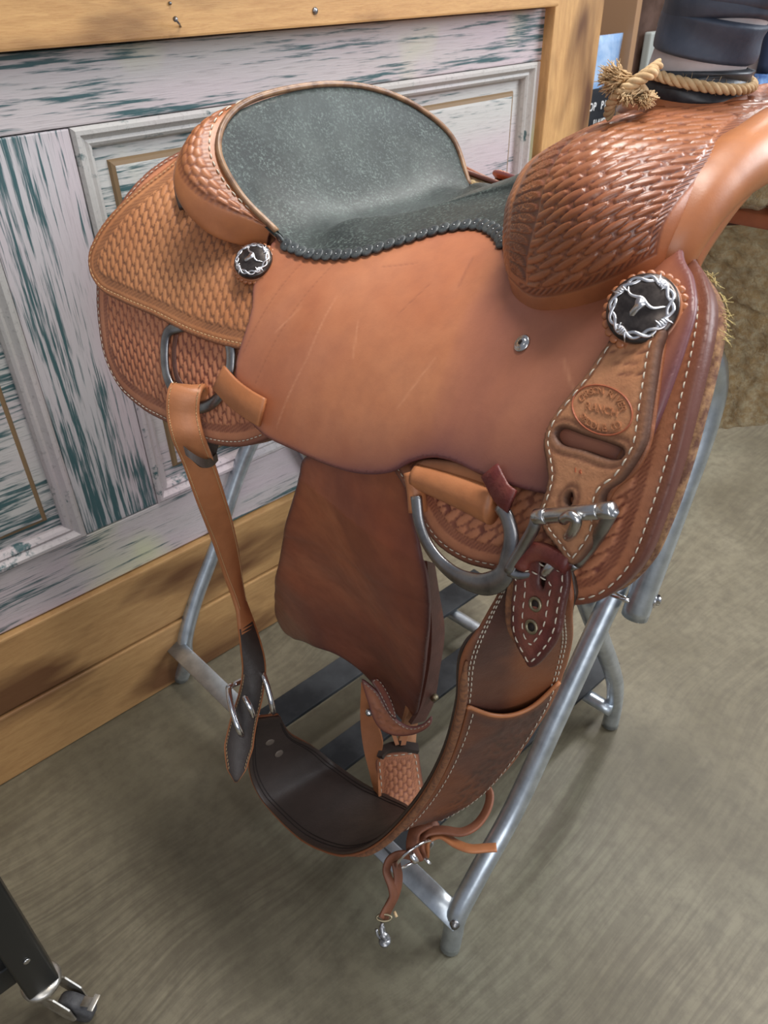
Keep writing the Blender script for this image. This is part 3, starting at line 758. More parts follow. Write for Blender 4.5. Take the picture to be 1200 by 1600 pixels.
def netsurf(net, i0, da, j0, db):
    na, nb = net.shape[:2]
    def w4(t): return np.stack([-.5*t+t*t-.5*t**3, 1-2.5*t*t+1.5*t**3, .5*t+2*t*t-1.5*t**3, -.5*t*t+.5*t**3], -1)
    pad = np.pad(net, ((1, 1), (1, 1), (0, 0)), mode='edge')
    pad[0] = 2*pad[1]-pad[2]; pad[-1] = 2*pad[-2]-pad[-3]; pad[:, 0] = 2*pad[:, 1]-pad[:, 2]; pad[:, -1] = 2*pad[:, -2]-pad[:, -3]
    def fn(a, b):
        a, b = np.broadcast_arrays(np.asarray(a, float), np.asarray(b, float))
        x = np.clip(i0 + a/da, 0, na-1); y = np.clip(j0 + b/db, 0, nb-1)
        i = np.minimum(np.floor(x).astype(int), na-2); j = np.minimum(np.floor(y).astype(int), nb-2)
        wx, wy = w4(x-i), w4(y-j); R = 0
        for p in range(4):
            for q in range(4): R = R + (wx[..., p]*wy[..., q])[..., None]*pad[i+p, j+q]
        return fromS(R[..., 0], R[..., 1], R[..., 2])
    return fn
_sw = netsurf(net, 6, -.05, 1, .035)      # a>0 near side, b=0 rear edge .. .175 lip
SW = surf(_sw)
if (SW(np.array([.15]), np.array([.08]), .01)[0]-SW(np.array([.15]), np.array([.08]), 0)[0]) @ (-RR) < 0: SW = surf(_sw, -1)
def swell_tool(a, b, d):
    aa = np.abs(a); bl = .150 - .012*sstep(.10, .25, aa); al = .224
    d2 = np.minimum(np.minimum(bl-b, al-aa), b+.02)
    ang = -.27; p = b*math.cos(ang)+aa*math.sin(ang); q = -b*math.sin(ang)+aa*math.cos(ang)
    hg, rc = basket(p, q, .0250, .0086, .50)
    xs = .026 + .006*np.sin(aa*24); m = sstep(0, .0012, d2-.0065)*sstep(xs+.010, xs+.0125, b)
    hgt = hg*.0017*m; dye = rc*m
    # cross hatching in the small gaps
    dye = np.clip(dye, 0, 1)*(.75+.25*np.sin((p*.5+q)*5200))
    bd = sstep(0, .001, d2)*(1-sstep(.0055, .0065, d2))*sstep(xs, xs+.003, b)
    sc = .5+.5*np.cos((aa+b)/.0062*2*math.pi); hgt = hgt+bd*(-.0005+.0008*sc); dye = np.maximum(dye, bd*(.95-.55*sc))
    # column of shell stamps near the rear
    zone = sstep(.012, .0135, b)*(1-sstep(xs+.009, xs+.0105, b))*sstep(0, .001, .215-aa)
    c0 = (np.floor(aa/.0125)+1.0)*.0125; r = np.hypot(b-xs+.003, aa-c0); th = np.arctan2(b-xs+.003, c0-aa)
    rib = .5+.5*np.cos(th*26); sh = (1-sstep(.0105, .0118, r)); hgt = hgt+zone*((sh*.0013)*(.45+.55*rib) - .0003); dye = np.maximum(dye, zone*np.clip(1.0-.7*sh*rib, 0, 1)*.9)
    # plaited band on the rear face
    z2 = (1-sstep(.010, .012, b))*sstep(0, .001, .22-aa); pl = .5+.5*np.cos((aa*1.0+b*1.6)/.0095*2*math.pi)*np.cos(b/.012*math.pi*2)
    hgt = hgt+z2*pl*.0007; dye = np.maximum(dye, z2*(1-pl)*.55)
    ln = border(d2, -.0012, -.0002); hgt = hgt - ln*.0004; dye = np.maximum(dye, ln*.6)
    wear = vnoise(aa*45, b*45, 0, 5)
    tz = sstep(0, .001, d2)*.26
    return hgt, np.clip(np.maximum(dye*(.8+.35*wear), tz), 0, 1), .22*vnoise(aa*25, b*25, 0, 9)*sstep(.02, .06, b)*0
sl = np.array([[.298, -.033], [.298, .2]]); H_ = .0011
out = np.vstack([np.stack([np.linspace(-.297, .297, 240), np.full(240, -.033)], -1), np.stack([np.full(100, .297), np.linspace(-.033, .235, 100)], -1)[1:],
                 np.stack([np.linspace(.297, -.297, 240), np.full(240, .235)], -1)[1:], np.stack([np.full(100, -.297), np.linspace(.235, -.033, 100)], -1)[1:-1]])
# the horn side half is cut finely where it can be seen, the far half coarsely
def half(sign, h, rel, a0=0.0):
    a1 = .297; C = np.vstack([np.stack([np.linspace(a0, a1, 120), np.full(120, -.033)], -1), np.stack([np.full(100, a1), np.linspace(-.033, .235, 100)], -1)[1:],
                 np.stack([np.linspace(a1, a0, 120), np.full(120, .235)], -1)[1:], np.stack([np.full(100, a0), np.linspace(.235, -.033, 100)], -1)[1:-1]])
    C = C*np.array([sign, 1]); return patch('fork_cover', SW, C, M['swell'], SD, h=h, thick=.004, off=.0, rnd=0, relief=rel, edge_w=.0005, back=False)
half(1, .00115, swell_tool); half(-1, .0028, swell_tool)
# smooth rolled lip over the front of the fork
lipc = []
for a in np.linspace(.262, -.262, 90):
    t = sstep(.262, .18, abs(a)); b0 = .170
    P = SW(np.array([a]), np.array([b0]), -.013+.002*t)[0]; lipc.append(P)
b = MB(); b.tube(np.array(lipc), .0200, 24, up=None); 
o = b.build('gullet_roll', M['roll'], SD)
# gullet inside: lining, tooled plate, wooden bar ends
g = MB()
def arch(u, k, dz=0): return [fromS(u, r[5][1]*k if False else r, z) for r, z in ()]
pts = [(.150, .945), (.138, .965), (.118, .985), (.088, 1.002), (.048, 1.012), (0, 1.014), (-.048, 1.012), (-.088, 1.002), (-.118, .985), (-.138, .965), (-.150, .945), (-.155, .93)]
cols = []
for u, k, dz in ((.268, 1., 0), (.25, .97, -.006), (.22, .93, -.014), (.18, .86, -.02), (.14, .8, -.03), (.11, .6, -.05)):
    cols.append([fromS(u, v*k, z+dz) for v, z in pts])
V = np.array(cols).reshape(-1, 3); n = len(pts); Fc = [(i*n+j, i*n+j+1, (i+1)*n+j+1, (i+1)*n+j) for i in range(len(cols)-1) for j in range(n-1)]
gl = mesh_obj('gullet_lining', V, Fc, plain('gullet_leather_dark', (.10, .035, .02), .4, 0, 60, (.05, .018, .012), .5, 140), SD)
md = gl.modifiers.new('s', 'SUBSURF'); md.levels = 2; md.render_levels = 2
b = MB(); b.box(fromS(.20, -.105, .930), (.11, .014, .006), (FW, -RR, (0, 0, 1)), .003); b.build('tree_bar', M['fender'], SD)
b = MB(); b.box(fromS(.245, -.112, .947), (.05, .011, .004), (FW, (-RR*.6+np.array([0, 0, .8])), np.cross(FW, -RR*.6+np.array([0, 0, .8]))), .003); o = b.build('gullet_strap', M['swell'], SD); part_label(o, 'orange leather strap with a screw inside the gullet')
b = MB(); b.lathe(fromS(.222, -.108, .949), (-RR*.8+np.array([0, 0, .3])), [(.003, 0), (.003, .0015), (.002, .002)], 12); b.build('gullet_screw', M['iron'], SD)
# ---- seat
def mir(half_, v0=.027): return half_ + [(u, 2*v0-v, z-.002) for (u, v, z) in half_[-2::-1]]
S0 = [(-.113, .168, .908), (-.140, .180, .945), (-.166, .178, .978), (-.186, .140, 1.003), (-.193, .040, 1.012), (-.187, -.045, 1.001), (-.168, -.100, .977), (-.143, -.127, .947), (-.107, -.117, .903)]
S1 = [(-.104, .163, .906), (-.124, .163, .925), (-.143, .148, .945), (-.156, .100, .958), (-.161, .030, .963), (-.157, -.045, .957), (-.143, -.088, .942), (-.122, -.108, .922), (-.098, -.112, .902)]
S2 = [(-.085, .1635, .9035), (-.088, .146, .912), (-.098, .118, .916), (-.106, .080, .913), (-.110, .030, .912), (-.107, -.025, .911), (-.100, -.065, .913), (-.090, -.095, .906), (-.080, -.108, .900)]
_ed = SEC[3:]; _ep = [toS(BR(np.array([c[0]]), np.array([c[1]]), .0155)[0]) for c in _ed]
def stn(k, mids, v0):
    e = _ep[k]; half_ = [tuple(e)] + mids; return mir([tuple(x) for x in half_], v0)
for S_, k_ in ((S0, 0), (S1, 1), (S2, 2)): S_[0] = tuple(toS(BR(np.array([SEC[k_][0]]), np.array([SEC[k_][1]]), .0155)[0]))
S3 = stn(0, [(-.060, .125, .9245), (-.052, .10, .9235), (-.048, .065, .917), (-.048, .027, .914)], .027)
S4 = stn(1, [(-.030, .108, .928), (-.016, .080, .931), (-.012, .050, .932), (-.010, .024, .932)], .024)
S5 = stn(2, [(.008, .074, .938), (.016, .058, .944), (.020, .038, .948), (.022, .022, .949)], .022)
S6 = stn(3, [(.040, .056, .947), (.046, .044, .956), (.050, .028, .961), (.050, .014, .962)], .014)
S7 = stn(4, [(.072, .056, .955), (.078, .044, .967), (.078, .026, .977), (.076, .008, .980)], .008)
S8 = stn(5, [(.100, .078, .958), (.104, .062, .974), (.104, .036, .990), (.100, .002, .997)], .002)
S9 = stn(6, [(.135, .11, .965), (.142, .09, .985), (.144, .05, 1.005), (.14, .0, 1.014)], .0)
snet = np.array([S0, S1, S2, S3, S4, S5, S6, S7, S8, S9], float)
_se = netsurf(snet, 0, .035, 4, -.035)     # a along forward, b>0 near
SE = surf(_se)
if (SE(np.array([.12]), np.array([0.]), .01)[0]-SE(np.array([.12]), np.array([0.]), 0)[0])[2] < 0: SE = surf(_se, -1)
rc_ = np.array([[0, -.14], [0, .14], [.315, .14], [.315, -.14]])
Cc = np.vstack([np.linspace(rc_[i], rc_[(i+1) % 4], 90)[:-1] for i in range(4)])
o = patch('seat', SE, Cc, M['seat'], SD, h=.0035, thick=.004, off=.001, rnd=.0, back=True,
      relief=lambda a, b, d: ((vnoise(a*30, b*30)-.5)*.0010*sstep(0, .03, a), np.zeros_like(a)))
# scalloped leather trim with a punched dot in each scallop, along both lower edges
for sgn in (1, -1):
    line = np.stack([np.linspace(.012, .300, 400), np.full(400, .1385*sgn)], -1); P = SE(line[:, 0], line[:, 1], 0.002)
    L = np.concatenate([[0], np.cumsum(np.linalg.norm(np.diff(P, axis=0), axis=1))]); n = int(L[-1]/.0092); mb = MB(); dots = MB()
    for i in range(n):
        s = (i+.5)*L[-1]/n; a = np.interp(s, L, line[:, 0]); c = np.array([np.interp(s, L, P[:, k]) for k in range(3)])
        nn = snormal(SE, a, .137*sgn); t = np.array([np.interp(s+.001, L, P[:, k]) for k in range(3)])-c; t /= np.linalg.norm(t); o_ = np.cross(nn, t); o_ /= np.linalg.norm(o_)
        if o_ @ (-RR*sgn) < 0: o_ = -o_
        nb = snormal(BR, *(bpx(tuple(prj(c)))[0])) if False else nn
        nn2 = nn*.8 + (-RR*sgn)*.3; nn2 /= np.linalg.norm(nn2); o2 = np.cross(nn2, t); o2 = o2 if o2 @ o_ > 0 else -o2; o2 /= np.linalg.norm(o2)
        mb.lathe(c+o2*.001-nn2*.003, nn2, [(.0060, .0010), (.0060, .0026), (.0055, .0031), (.0030, .0033)], 16)
        dots.lathe(c+o2*.0012-nn2*.003, nn2, [(.0010, .0032), (.0009, .0036), (.0003, .0038)], 8)
    mb.build('scalloped_trim', M['scallop'], SD); stuff(dots.build('punched_dots', M['iron'], SD))

# ---- cantle: binding line, rolled leather, back
rim = spline(np.array(S0), n=120); rimw = fromS(rim[:, 0], rim[:, 1], rim[:, 2])
b = MB(); b.tube(rimw+np.array([0, 0, .003]), .0030, 12, up=None); b.build('cantle_binding', plain('cantle_binding_leather', (.30, .17, .09), .35, 0, 60, (.14, .07, .04)), SD)
c0_ = np.array(S0)
rim_up = c0_ + np.array([0, 0, .003])
outer = np.array([(-.118, .172, .903), (-.160, .213, .930), (-.190, .214, .961), (-.210, .160, .988), (-.216, .040, .995), (-.207, -.058, .984), (-.186, -.112, .957), (-.158, -.134, .928), (-.118, -.122, .898)])
mid = (rim_up*.5+outer*.5) + np.array([-.001, 0, .0]); mid[:, 2] += np.array([.006, .009, .009, .006, .002, .002, .003, .003, .003]); mid[:, 1] += np.array([.001, .004, .005, .003, 0, -.003, -.004, -.004, -.001])
und = outer + np.array([.006, 0, -.016]); und[:, 1] -= np.sign(outer[:, 1])*.006; und[0] = (-.116, .165, .897); und[-1] = (-.115, -.118, .893)
und2 = outer*np.array([1, .86, 1]) + np.array([.022, 0, -.022]); und2[0] = (-.114, .158, .896); und2[-1] = (-.113, -.113, .892)
bk = np.array([(-.112, .150, .895), (-.155, .155, .905), (-.185, .140, .912), (-.205, .100, .918), (-.212, .030, .922), (-.205, -.050, .918), (-.185, -.088, .912), (-.155, -.105, .905), (-.112, -.108, .892)])
inn = c0_ + np.array([.002, 0, -.006])
cnet = np.array([inn, rim_up+np.array([-.003, 0, .0]), mid, outer, und, und2, bk])
_cn = netsurf(cnet, 0, .02, 4, -.045)
CN = surf(_cn)
if (CN(np.array([.05]), np.array([0.05]), .01)[0]-CN(np.array([.05]), np.array([0.05]), 0)[0])[2] < 0: CN = surf(_cn, -1)
rc_ = np.array([[0, -.18], [0, .18], [.12, .18], [.12, -.18]]); Cc = np.vstack([np.linspace(rc_[i], rc_[(i+1) % 4], 120)[:-1] for i in range(4)])
def ctool(a, b, d):
    hg, rc = basket(b*1.0, a, .0110, .0052)
    lo, hi = .0315, .0475; k = np.clip(1-((np.abs(b)-.02)/.155)**4, 0, 1); m = border(a, lo, lo+(hi-lo)*k)
    e1 = border(a, lo-.0035, lo-.0005)+border(a, lo+(hi-lo)*k+.0005, lo+(hi-lo)*k+.0035); sc = .5+.5*np.cos(b/.0045*2*math.pi)
    e1 = e1*(k > .05)
    return hg*.0009*m - e1*.0003*(1-sc), np.clip(np.maximum(rc*m, m*.30)+e1*(.9-.5*sc), 0, 1), np.zeros_like(a)
patch('cantle_roll', CN, Cc, M['roll'], SD, h=.0013, thick=.003, off=0, rnd=0, relief=ctool, edge_w=.0004, back=False)
ln = np.stack([np.full(400, .0262), np.linspace(.172, -.172, 400)], -1)
Lw = CN(ln[:, 0], ln[:, 1], 0)
stitches('cantle_stitching', CN, ln*np.array([1, 1.]), M['thread'], SD, .0006, .0052, .0026, .0008)
# saddle string strap stub behind the roll
_ss = [BR(*[np.array([t]) for t in bpx(p_, off=.014)[0]], .014)[0] for p_ in ((282, 292), (285, 308), (290, 324))]
b = MB(); b.strap(spline(_ss, n=8), cx, .013, .004); o = b.build('saddle_string', M['cinch_in'], SD); part_label(o, 'dark grey string end under the cantle roll')

# ---- conchos
def frame(S, c, off, up_px):
    """local frame on a surface: normal, an 'up' picked by an image direction"""
    P = S(np.array([c[0]]), np.array([c[1]]), np.array([off]))[0]; n = snormal(S, *c)
    if n @ (CAM-P) < 0: n = -n
    q = at_d(tuple(prj(P)+np.array(up_px)), float(np.linalg.norm(P-CAM))); u = q-P; u -= n*(u@n); u /= np.linalg.norm(u)
    return P, n, u, np.cross(u, n)
def concho(px, R, off, up_px, name='concho', tilt=None, emblem=True, parent=SD, label=None):
    c = bpx(px, off=off)[0] if not isinstance(px, np.ndarray) else px
    P, n, u, r = frame(BR, c, off, up_px)
    if tilt is not None: n = n+tilt*(CAM-P)/np.linalg.norm(CAM-P)+np.array([0, 0, .25]); n /= np.linalg.norm(n); u -= n*(u@n); u /= np.linalg.norm(u); r = np.cross(u, n)
    dome = lambda rr: .0042*(1-(rr/R)**2)
    def L(x, y, h=0): return P + r*x + u*y + n*(.0052+dome(math.hypot(x, y))+h)
    b = MB(); b.lathe(P, n, [(R*.98, .001), (R, .0042), (R*.985, .0052), (R*.9, .0052+dome(R*.9)), (R*.7, .0052+dome(R*.7)), (R*.4, .0052+dome(R*.4)), (R*.1, .0052+dome(R*.1))], 48)
    co_ = b.build(name, M['black_metal'], parent)
    if label: part_label(co_, label)
    rb = MB(); rb.lathe(P-n*.002, n, [(R*1.04, 0), (R*1.06, .002), (R*1.0, .003)], 40)
    k = 26
    for i in range(k):
        a = 2*math.pi*i/k; cc = P+(r*math.cos(a)+u*math.sin(a))*R*1.06
        rb.lathe(cc-n*.002, n, [(R*.135, 0), (R*.135, .0016), (R*.11, .0023), (R*.05, .0025)], 12)
    rb.build('leather_rosette', M['swell'], co_)
    if emblem:
        e = MB(); q = 120; pa = []; pb = []
        for i in range(q):
            a = 2*math.pi*i/q; w_ = math.sin(a*6)*R*.075
            pa.append(L((R*.80+w_)*math.cos(a), (R*.80+w_)*math.sin(a), .0004+.0004*math.cos(a*6))); pb.append(L((R*.80-w_)*math.cos(a), (R*.80-w_)*math.sin(a), .0004-.0004*math.cos(a*6)))
        e.tube(pa, R*.050, 6, closed=True, up=n, r2=R*.02); e.tube(pb, R*.050, 6, closed=True, up=n, r2=R*.02)
        for a0 in (math.radians(75), math.radians(-12), math.radians(-100), math.radians(165)):
            for j in range(4):
                a = a0+(j-1.5)*.085; w_ = R*(.10 if j in (1, 2) else .13); x = [L((R*.80+t)*math.cos(a), (R*.80+t)*math.sin(a), .0009) for t in (-w_, -w_*.5, 0, w_*.5, w_)]
                if j in (0, 3): x = [L((R*.80+t)*math.cos(a+.05*(j-1.5)*abs(t)/w_), (R*.80+t)*math.sin(a), .0009) for t in (-w_*1.3*(j == 0), -w_*.5, 0, w_*.5, w_*1.35*(j == 3)+w_*.4)]
                e.tube(x, [R*.015, R*.035, R*.04, R*.035, R*.012], 6, up=n, r2=R*.025)
        e.build('barbed_wire_ring', M['silver'], co_)
        s_ = MB(); hx = [(-.60, .34), (-.52, .20), (-.40, .13), (-.22, .12), (-.10, .14), (0, .12), (.10, .07), (.24, .01), (.38, .01), (.52, .10), (.64, .18)]
        H3 = spline([L(x*R, y*R+R*.05, .0006) for x, y in hx], n=30); rad = np.interp(np.linspace(0, 1, 30), [0, .3, .5, .7, 1], [.015, .048, .062, .048, .015])*R
        s_.tube(H3, rad, 8, up=n, r2=rad*.6)
        sk_ = [(-.16, .19), (.0, .17), (.18, .11), (.12, .02), (.05, -.12), (-.0, -.32), (-.10, -.35), (-.15, -.26), (-.11, -.06), (-.16, .05)]
        top = [L(x*R, y*R, .0014) for x, y in sk_]; bot = [L(x*R, y*R, -.0002) for x, y in sk_]; m_ = len(sk_)
        s_.add(top+bot, [tuple(range(m_))[::-1]] + [(i, (i+1) % m_, m_+(i+1) % m_, m_+i) for i in range(m_)])
        s_.build('steer_skull', M['silver'], co_)
    return co_
concho((1006, 486), .0198, .021, (3, -10), tilt=1.3, label='large dark concho with silver longhorn and barbed wire on the rigging')
concho((398, 411), .0180, .014, (6, -8), tilt=.4, label='dark concho with silver longhorn below the cantle')
cm = bpx((398, 411), off=.014)[0]*np.array([1, -1.]); concho(cm, .0185, .014, (7, -8), emblem=False, label='concho on the far side showing its rim only')
# screw with a star slot and washer
P, n, u, r = frame(BR, bpx((816, 537), off=.0132)[0], .0132, (0, -1)); b = MB()
b.lathe(P, n, [(.0062, 0), (.0062, .0008), (.0052, .0015), (.0040, .0013), (.0036, .0020), (.0030, .0023)], 24); sc_ = b.build('seat_screw', M['steel'], SD)
b = MB()
for a in (0, math.pi/4, math.pi/2, 3*math.pi/4): b.box(P+n*.00235, (.0018, .0003, .0002), (r*math.cos(a)+u*math.sin(a), -r*math.sin(a)+u*math.cos(a), n))
b.build('screw_slot', M['dark'], sc_)
def Q_(px, off):
    c = bpx(px, off=off)[0]; return BR(np.array([c[0]]), np.array([c[1]]), off)[0]
# ------------------------------------------------------------------ rigging, rings, billets (near side)
def plane(P0, P1, P2):
    e1 = P1-P0; e1 = e1/np.linalg.norm(e1); e2 = P2-P0; e2 = e2-e1*(e2@e1); e2 = e2/np.linalg.norm(e2)
    f = lambda a, b: P0 + np.asarray(a, float)[..., None]*e1 + np.asarray(b, float)[..., None]*e2
    s_ = surf(f)
    n = np.cross(e1, e2)
    return s_ if n @ (CAM-P0) > 0 else surf(f, -1)
def curve_on(S, c, off): return S(c[:, 0], c[:, 1], off)
def P_at(*l): return np.array([at_d(p[:2], p[2]) for p in l])
def D_of(P): return float(np.linalg.norm(np.asarray(P)-CAM))

# billet plate with the oval maker's stamp, slot and pointed end
rp = spline(bpx((985, 497), (962, 515), (944, 538), (918, 578), (886, 618), (858, 655), (846, 690), (850, 722), (853, 750), (846, 778), (838, 800), (844, 825), (866, 855), (893, 884), (915, 862), (936, 825), (938, 800), (944, 768), (966, 752), (988, 722), (1004, 690), (1012, 640), (1020, 590), (1028, 540), (1036, 512), (1015, 500), off=.0205), step=.0025, closed=True)
slot = spline(bpx((866, 676), (872, 669), (915, 682), (960, 697), (972, 706), (968, 716), (955, 718), (912, 704), (872, 692), off=.0205), step=.002, closed=True)
hole = spline(bpx((884, 776), (889, 770), (892, 778), (889, 790), (885, 788), off=.0205), step=.0012, closed=True)
cu = bpx((938, 638), off=.0205)[0]
_sl = bpx(*[(948+14*j_+5*i_+(k_ % 2)*3, 516+17*i_) for k_, (i_, j_) in enumerate([(i_, j_) for i_ in range(5) for j_ in range(4-(i_ > 2))])], off=.0205)
def platetool(a, b, d):
    r = vnoise(a*260, b*260, 0, 2); q = sstep(.012, .014, d)*sstep(cu[1]+.012, cu[1]+.022, b)
    bm_ = (.5+.5*np.cos(a/.0045*2*math.pi)*np.cos(b/.0045*2*math.pi))*q
    gr = border(d, .0040, .0050)
    sl_ = np.zeros_like(a)
    for c_ in _sl: sl_ = np.maximum(sl_, np.exp(-(((a-c_[0])-.5*(b-c_[1]))/.0024)**4-((b-c_[1])/.0008)**2))
    return bm_*.0005 + (r-.5)*.0004 - gr*.0005 - sl_*.0006, np.clip(bm_*.25+gr*.6+sl_+(r > .72)*.15, 0, 1)
PL = .0205
patch('rigging_plate', BR, rp, M['plate'], SD, h=.0016, thick=.0065, off=PL, holes=[slot, hole], relief=platetool, edge_w=.0034, rnd=.0022)
stitches('plate_stitching', BR, inset(rp, .0045), M['thread'], SD, PL+.0003, .0040, .0020, .00055)
# oval outline of the stamp, mapped on the plate
oc, ox, oy = bpx((939, 640), (988, 651), (944, 603), off=.0205)
ex = ox-oc; ey = oy-oc
def OV(x, y): return oc + ex*x + ey*y
th = np.linspace(0, 2*math.pi, 90, endpoint=False)
b = MB(); b.tube(np.vstack([BR(*[np.array([t]) for t in OV(math.cos(t_), math.sin(t_))], np.array([PL+.0002])) for t_ in th]), .0005, 6, closed=True)
b.build('stamped_oval', M['fender'], SD)
def glyph(ch, scale=1.0):
    cu_ = bpy.data.curves.new('t', 'FONT'); cu_.body = ch; cu_.size = 1; cu_.align_x = 'CENTER'; cu_.resolution_u = 3; cu_.offset = .012
    o = bpy.data.objects.new('t', cu_); scene.collection.objects.link(o); bpy.context.view_layer.update()
    me = bpy.data.meshes.new_from_object(o.evaluated_get(bpy.context.evaluated_depsgraph_get()))
    V = np.array([tuple(v.co)[:2] for v in me.vertices]) if len(me.vertices) else np.zeros((0, 2)); F_ = [tuple(p.vertices) for p in me.polygons]
    bpy.data.objects.remove(o); bpy.data.curves.remove(cu_); bpy.data.meshes.remove(me); return V, F_
def add_glyph(mb, mapf, V, F_, h=.0006):
    if not len(V): return
    n = len(V); T = [mapf(x, y, h) for x, y in V]; B_ = [mapf(x, y, -.0003) for x, y in V]
    cnt = {}
    for f in F_:
        for i in range(len(f)): cnt[(f[i], f[(i+1) % len(f)])] = 1
    side = [(a, b, b+n, a+n) for (a, b) in cnt if (b, a) not in cnt]
    mb.add(np.array(T+B_), [tuple(f) for f in F_] + [tuple(s[::-1]) for s in side])
tx = MB()
def on_plate(p, h): return BR(np.array([p[0]]), np.array([p[1]]), np.array([PL+h]))[0]
def arc_text(s, r, mid, span, size, up=1):
    for i, ch in enumerate(s):
        if ch == ' ': continue
        V, F_ = glyph(ch); t = i/(len(s)-1)-.5; a = mid - up*t*span
        cx_, cy_ = r*math.cos(a), r*math.sin(a); tx_, ty_ = (math.sin(a), -math.cos(a)) if up > 0 else (-math.sin(a), math.cos(a)); nx_, ny_ = (-ty_, tx_)
        add_glyph(tx, lambda x, y, h: on_plate(OV(cx_ + size*(x*tx_*.8+y*nx_*.8), cy_ + size*(x*ty_*1.1+y*ny_*1.1)), h), V, F_)
def line_text(s, y0, size, x0=0, step=.17):
    for i, ch in enumerate(s):
        V, F_ = glyph(ch); c = x0+(i-(len(s)-1)/2)*step
        add_glyph(tx, lambda x, y, h: on_plate(OV(c+size*x*.8, y0+size*y*1.1), h), V, F_)
arc_text('CARSON RIVER', .64, math.pi/2, 2.5, .36); line_text('RANCH', -.14, .40, 0, .22); arc_text('SADDLE CO', .86, -math.pi/2, 1.75, .36, -1)
o = tx.build('stamped_lettering', plain('stamped_leather_lettering', (.44, .19, .09), .5, 0, 300, (.32, .13, .06)), SD, False)
tx = MB()
oc2 = bpx((903, 739), off=.0205)[0]
for i, ch in enumerate('16'):
    V, F_ = glyph(ch); add_glyph(tx, lambda x, y, h: on_plate(oc2+ex*(.24*x*.8+(i-.5)*.17)+ey*(.24*y*1.1), h), V, F_)
tx.build('stamped_size', M['fender'], SD, False)
# the second billet ply that shows as a dark edge beside the plate
ed = spline(bpx((1036, 520), (1030, 590), (1022, 650), (1012, 700), (990, 740), (960, 765), (945, 790), (930, 770), (960, 720), (990, 650), (1010, 560), off=.0155), step=.004, closed=True)
patch('plate_backing', BR, ed, M['darkbrown'], SD, h=.004, thick=.003, off=.0155, rnd=.001)

# round wrap and rear flank ring
def ring_on(px, off, r, r2, closed, name, mat, parent=SD, step=.003):
    c = spline(bpx(*px, off=off), step=step, closed=closed); P = curve_on(BR, c, off); nn = curve_on(BR, c, off+.01)-P
    b = MB(); b.tube(P, r, 12, up=nn, r2=r2, closed=closed); return b.build(name, mat, parent)
ring_on(((285, 510), (262, 520), (257, 550), (262, 592), (282, 624), (310, 637), (338, 624), (356, 592), (361, 555), (354, 525), (335, 510)), .0036, .0058, .0026, True, 'flank_ring', M['iron'])
ring_on(((276, 520), (272, 550), (277, 590), (292, 612)), .0012, .0034, .0012, False, 'leather_slot_edge', M['darkbrown'])
# tan strap from the flank ring to under the jockey
def edge_strap(name, pxs, off, width, th_, mat, parent=SD, wpx=(0, -1)):
    c = spline(bpx(*pxs, off=off), step=.004); P = curve_on(BR, c, off); nn = curve_on(BR, c, off+.01)-P; T = np.gradient(P, axis=0)
    b = MB(); b.strap(P, np.cross(nn, T), width, th_); return b.build(name, mat, parent)
edge_strap('connecting_strap', ((342, 590), (362, 612), (385, 630), (410, 645)), .0185, .026, .004, M['strap'])
# front rigging ring (flat plate ring) and the leather wraps that hold it
ringc = spline(bpx((650, 775), (655, 815), (668, 850), (692, 882), (724, 905), (760, 913), (787, 900), (796, 868), (799, 838), (793, 810), (781, 790), off=.013), step=.003)
P = curve_on(BR, ringc, .0130); nn = curve_on(BR, ringc, .023)-P
tt_ = np.linspace(0, 1, len(P)); rw = .0052+.0030*np.exp(-((tt_-.62)/.2)**2)
b = MB(); b.tube(P, rw, 14, up=nn, r2=.0030); fr = b.build('rigging_ring', M['iron'], SD)
def wrap(name, pxs, off, r, r2, mat):
    c = spline(bpx(*pxs, off=off), step=.003); P = curve_on(BR, c, off); nn = curve_on(BR, c, off+.01)-P; b = MB(); b.tube(P, r, 20, up=nn, r2=r2); return b.build(name, mat, SD)
wrap('ring_wrap', ((652, 744), (688, 757), (730, 773), (772, 791)), .0075, np.linspace(.0095, .0135, len(spline(bpx((652, 744), (688, 757), (730, 773), (772, 791), off=.0075), step=.003))), .0088, M['strap'])
wrap('ring_wrap', ((645, 738), (650, 765), (653, 800)), .0075, .0068, .0075, M['strap'])
wd = spline(bpx((640, 735), (652, 720), (720, 722), (790, 752), (792, 775), (740, 765), (690, 748), (650, 742), off=.0085), step=.003, closed=True)
patch('ring_wrap_skirt', BR, wd, M['strap'], SD, h=.003, thick=.004, off=.0085)
edge_strap('maroon_keeper', ((765, 735), (775, 755), (785, 772), (800, 784)), .0165, .017, .003, M['maroon'])
# saddle strings: short dark scuffs under the ring are floor shade, nothing built

# ------------------------------------------------------------------ fender, stirrup leather, hobble and stirrup neck
def _fend(u, z):
    u, z = np.broadcast_arrays(u, z)
    v = .118 + (z-.33)*.285 - .30*np.maximum(0, z-.70) + .010*np.sin((u-.02)*22) + .012*np.exp(-((z-.62)/.1)**2)
    return fromS(u, v, z)
FE = surf(_fend)
if (FE(np.array([.1]), np.array([.6]), .01)[0]-FE(np.array([.1]), np.array([.6]), 0)[0]) @ (-RR) < 0: FE = surf(_fend, -1)
def fpx(*p): return inv(FE, p, (-.3, .4), (.05, .85))
fe = spline(fpx((474, 716), (466, 745), (458, 775), (443, 830), (432, 890), (428, 930), (431, 960), (445, 988), (485, 1008), (525, 1022), (560, 1045), (590, 1078), (615, 1112), (636, 1134), (645, 1128), (656, 1080), (664, 1030), (669, 980), (669, 930), (662, 890), (650, 840), (640, 790), (636, 740), (634, 716), (560, 712)), step=.004, closed=True)
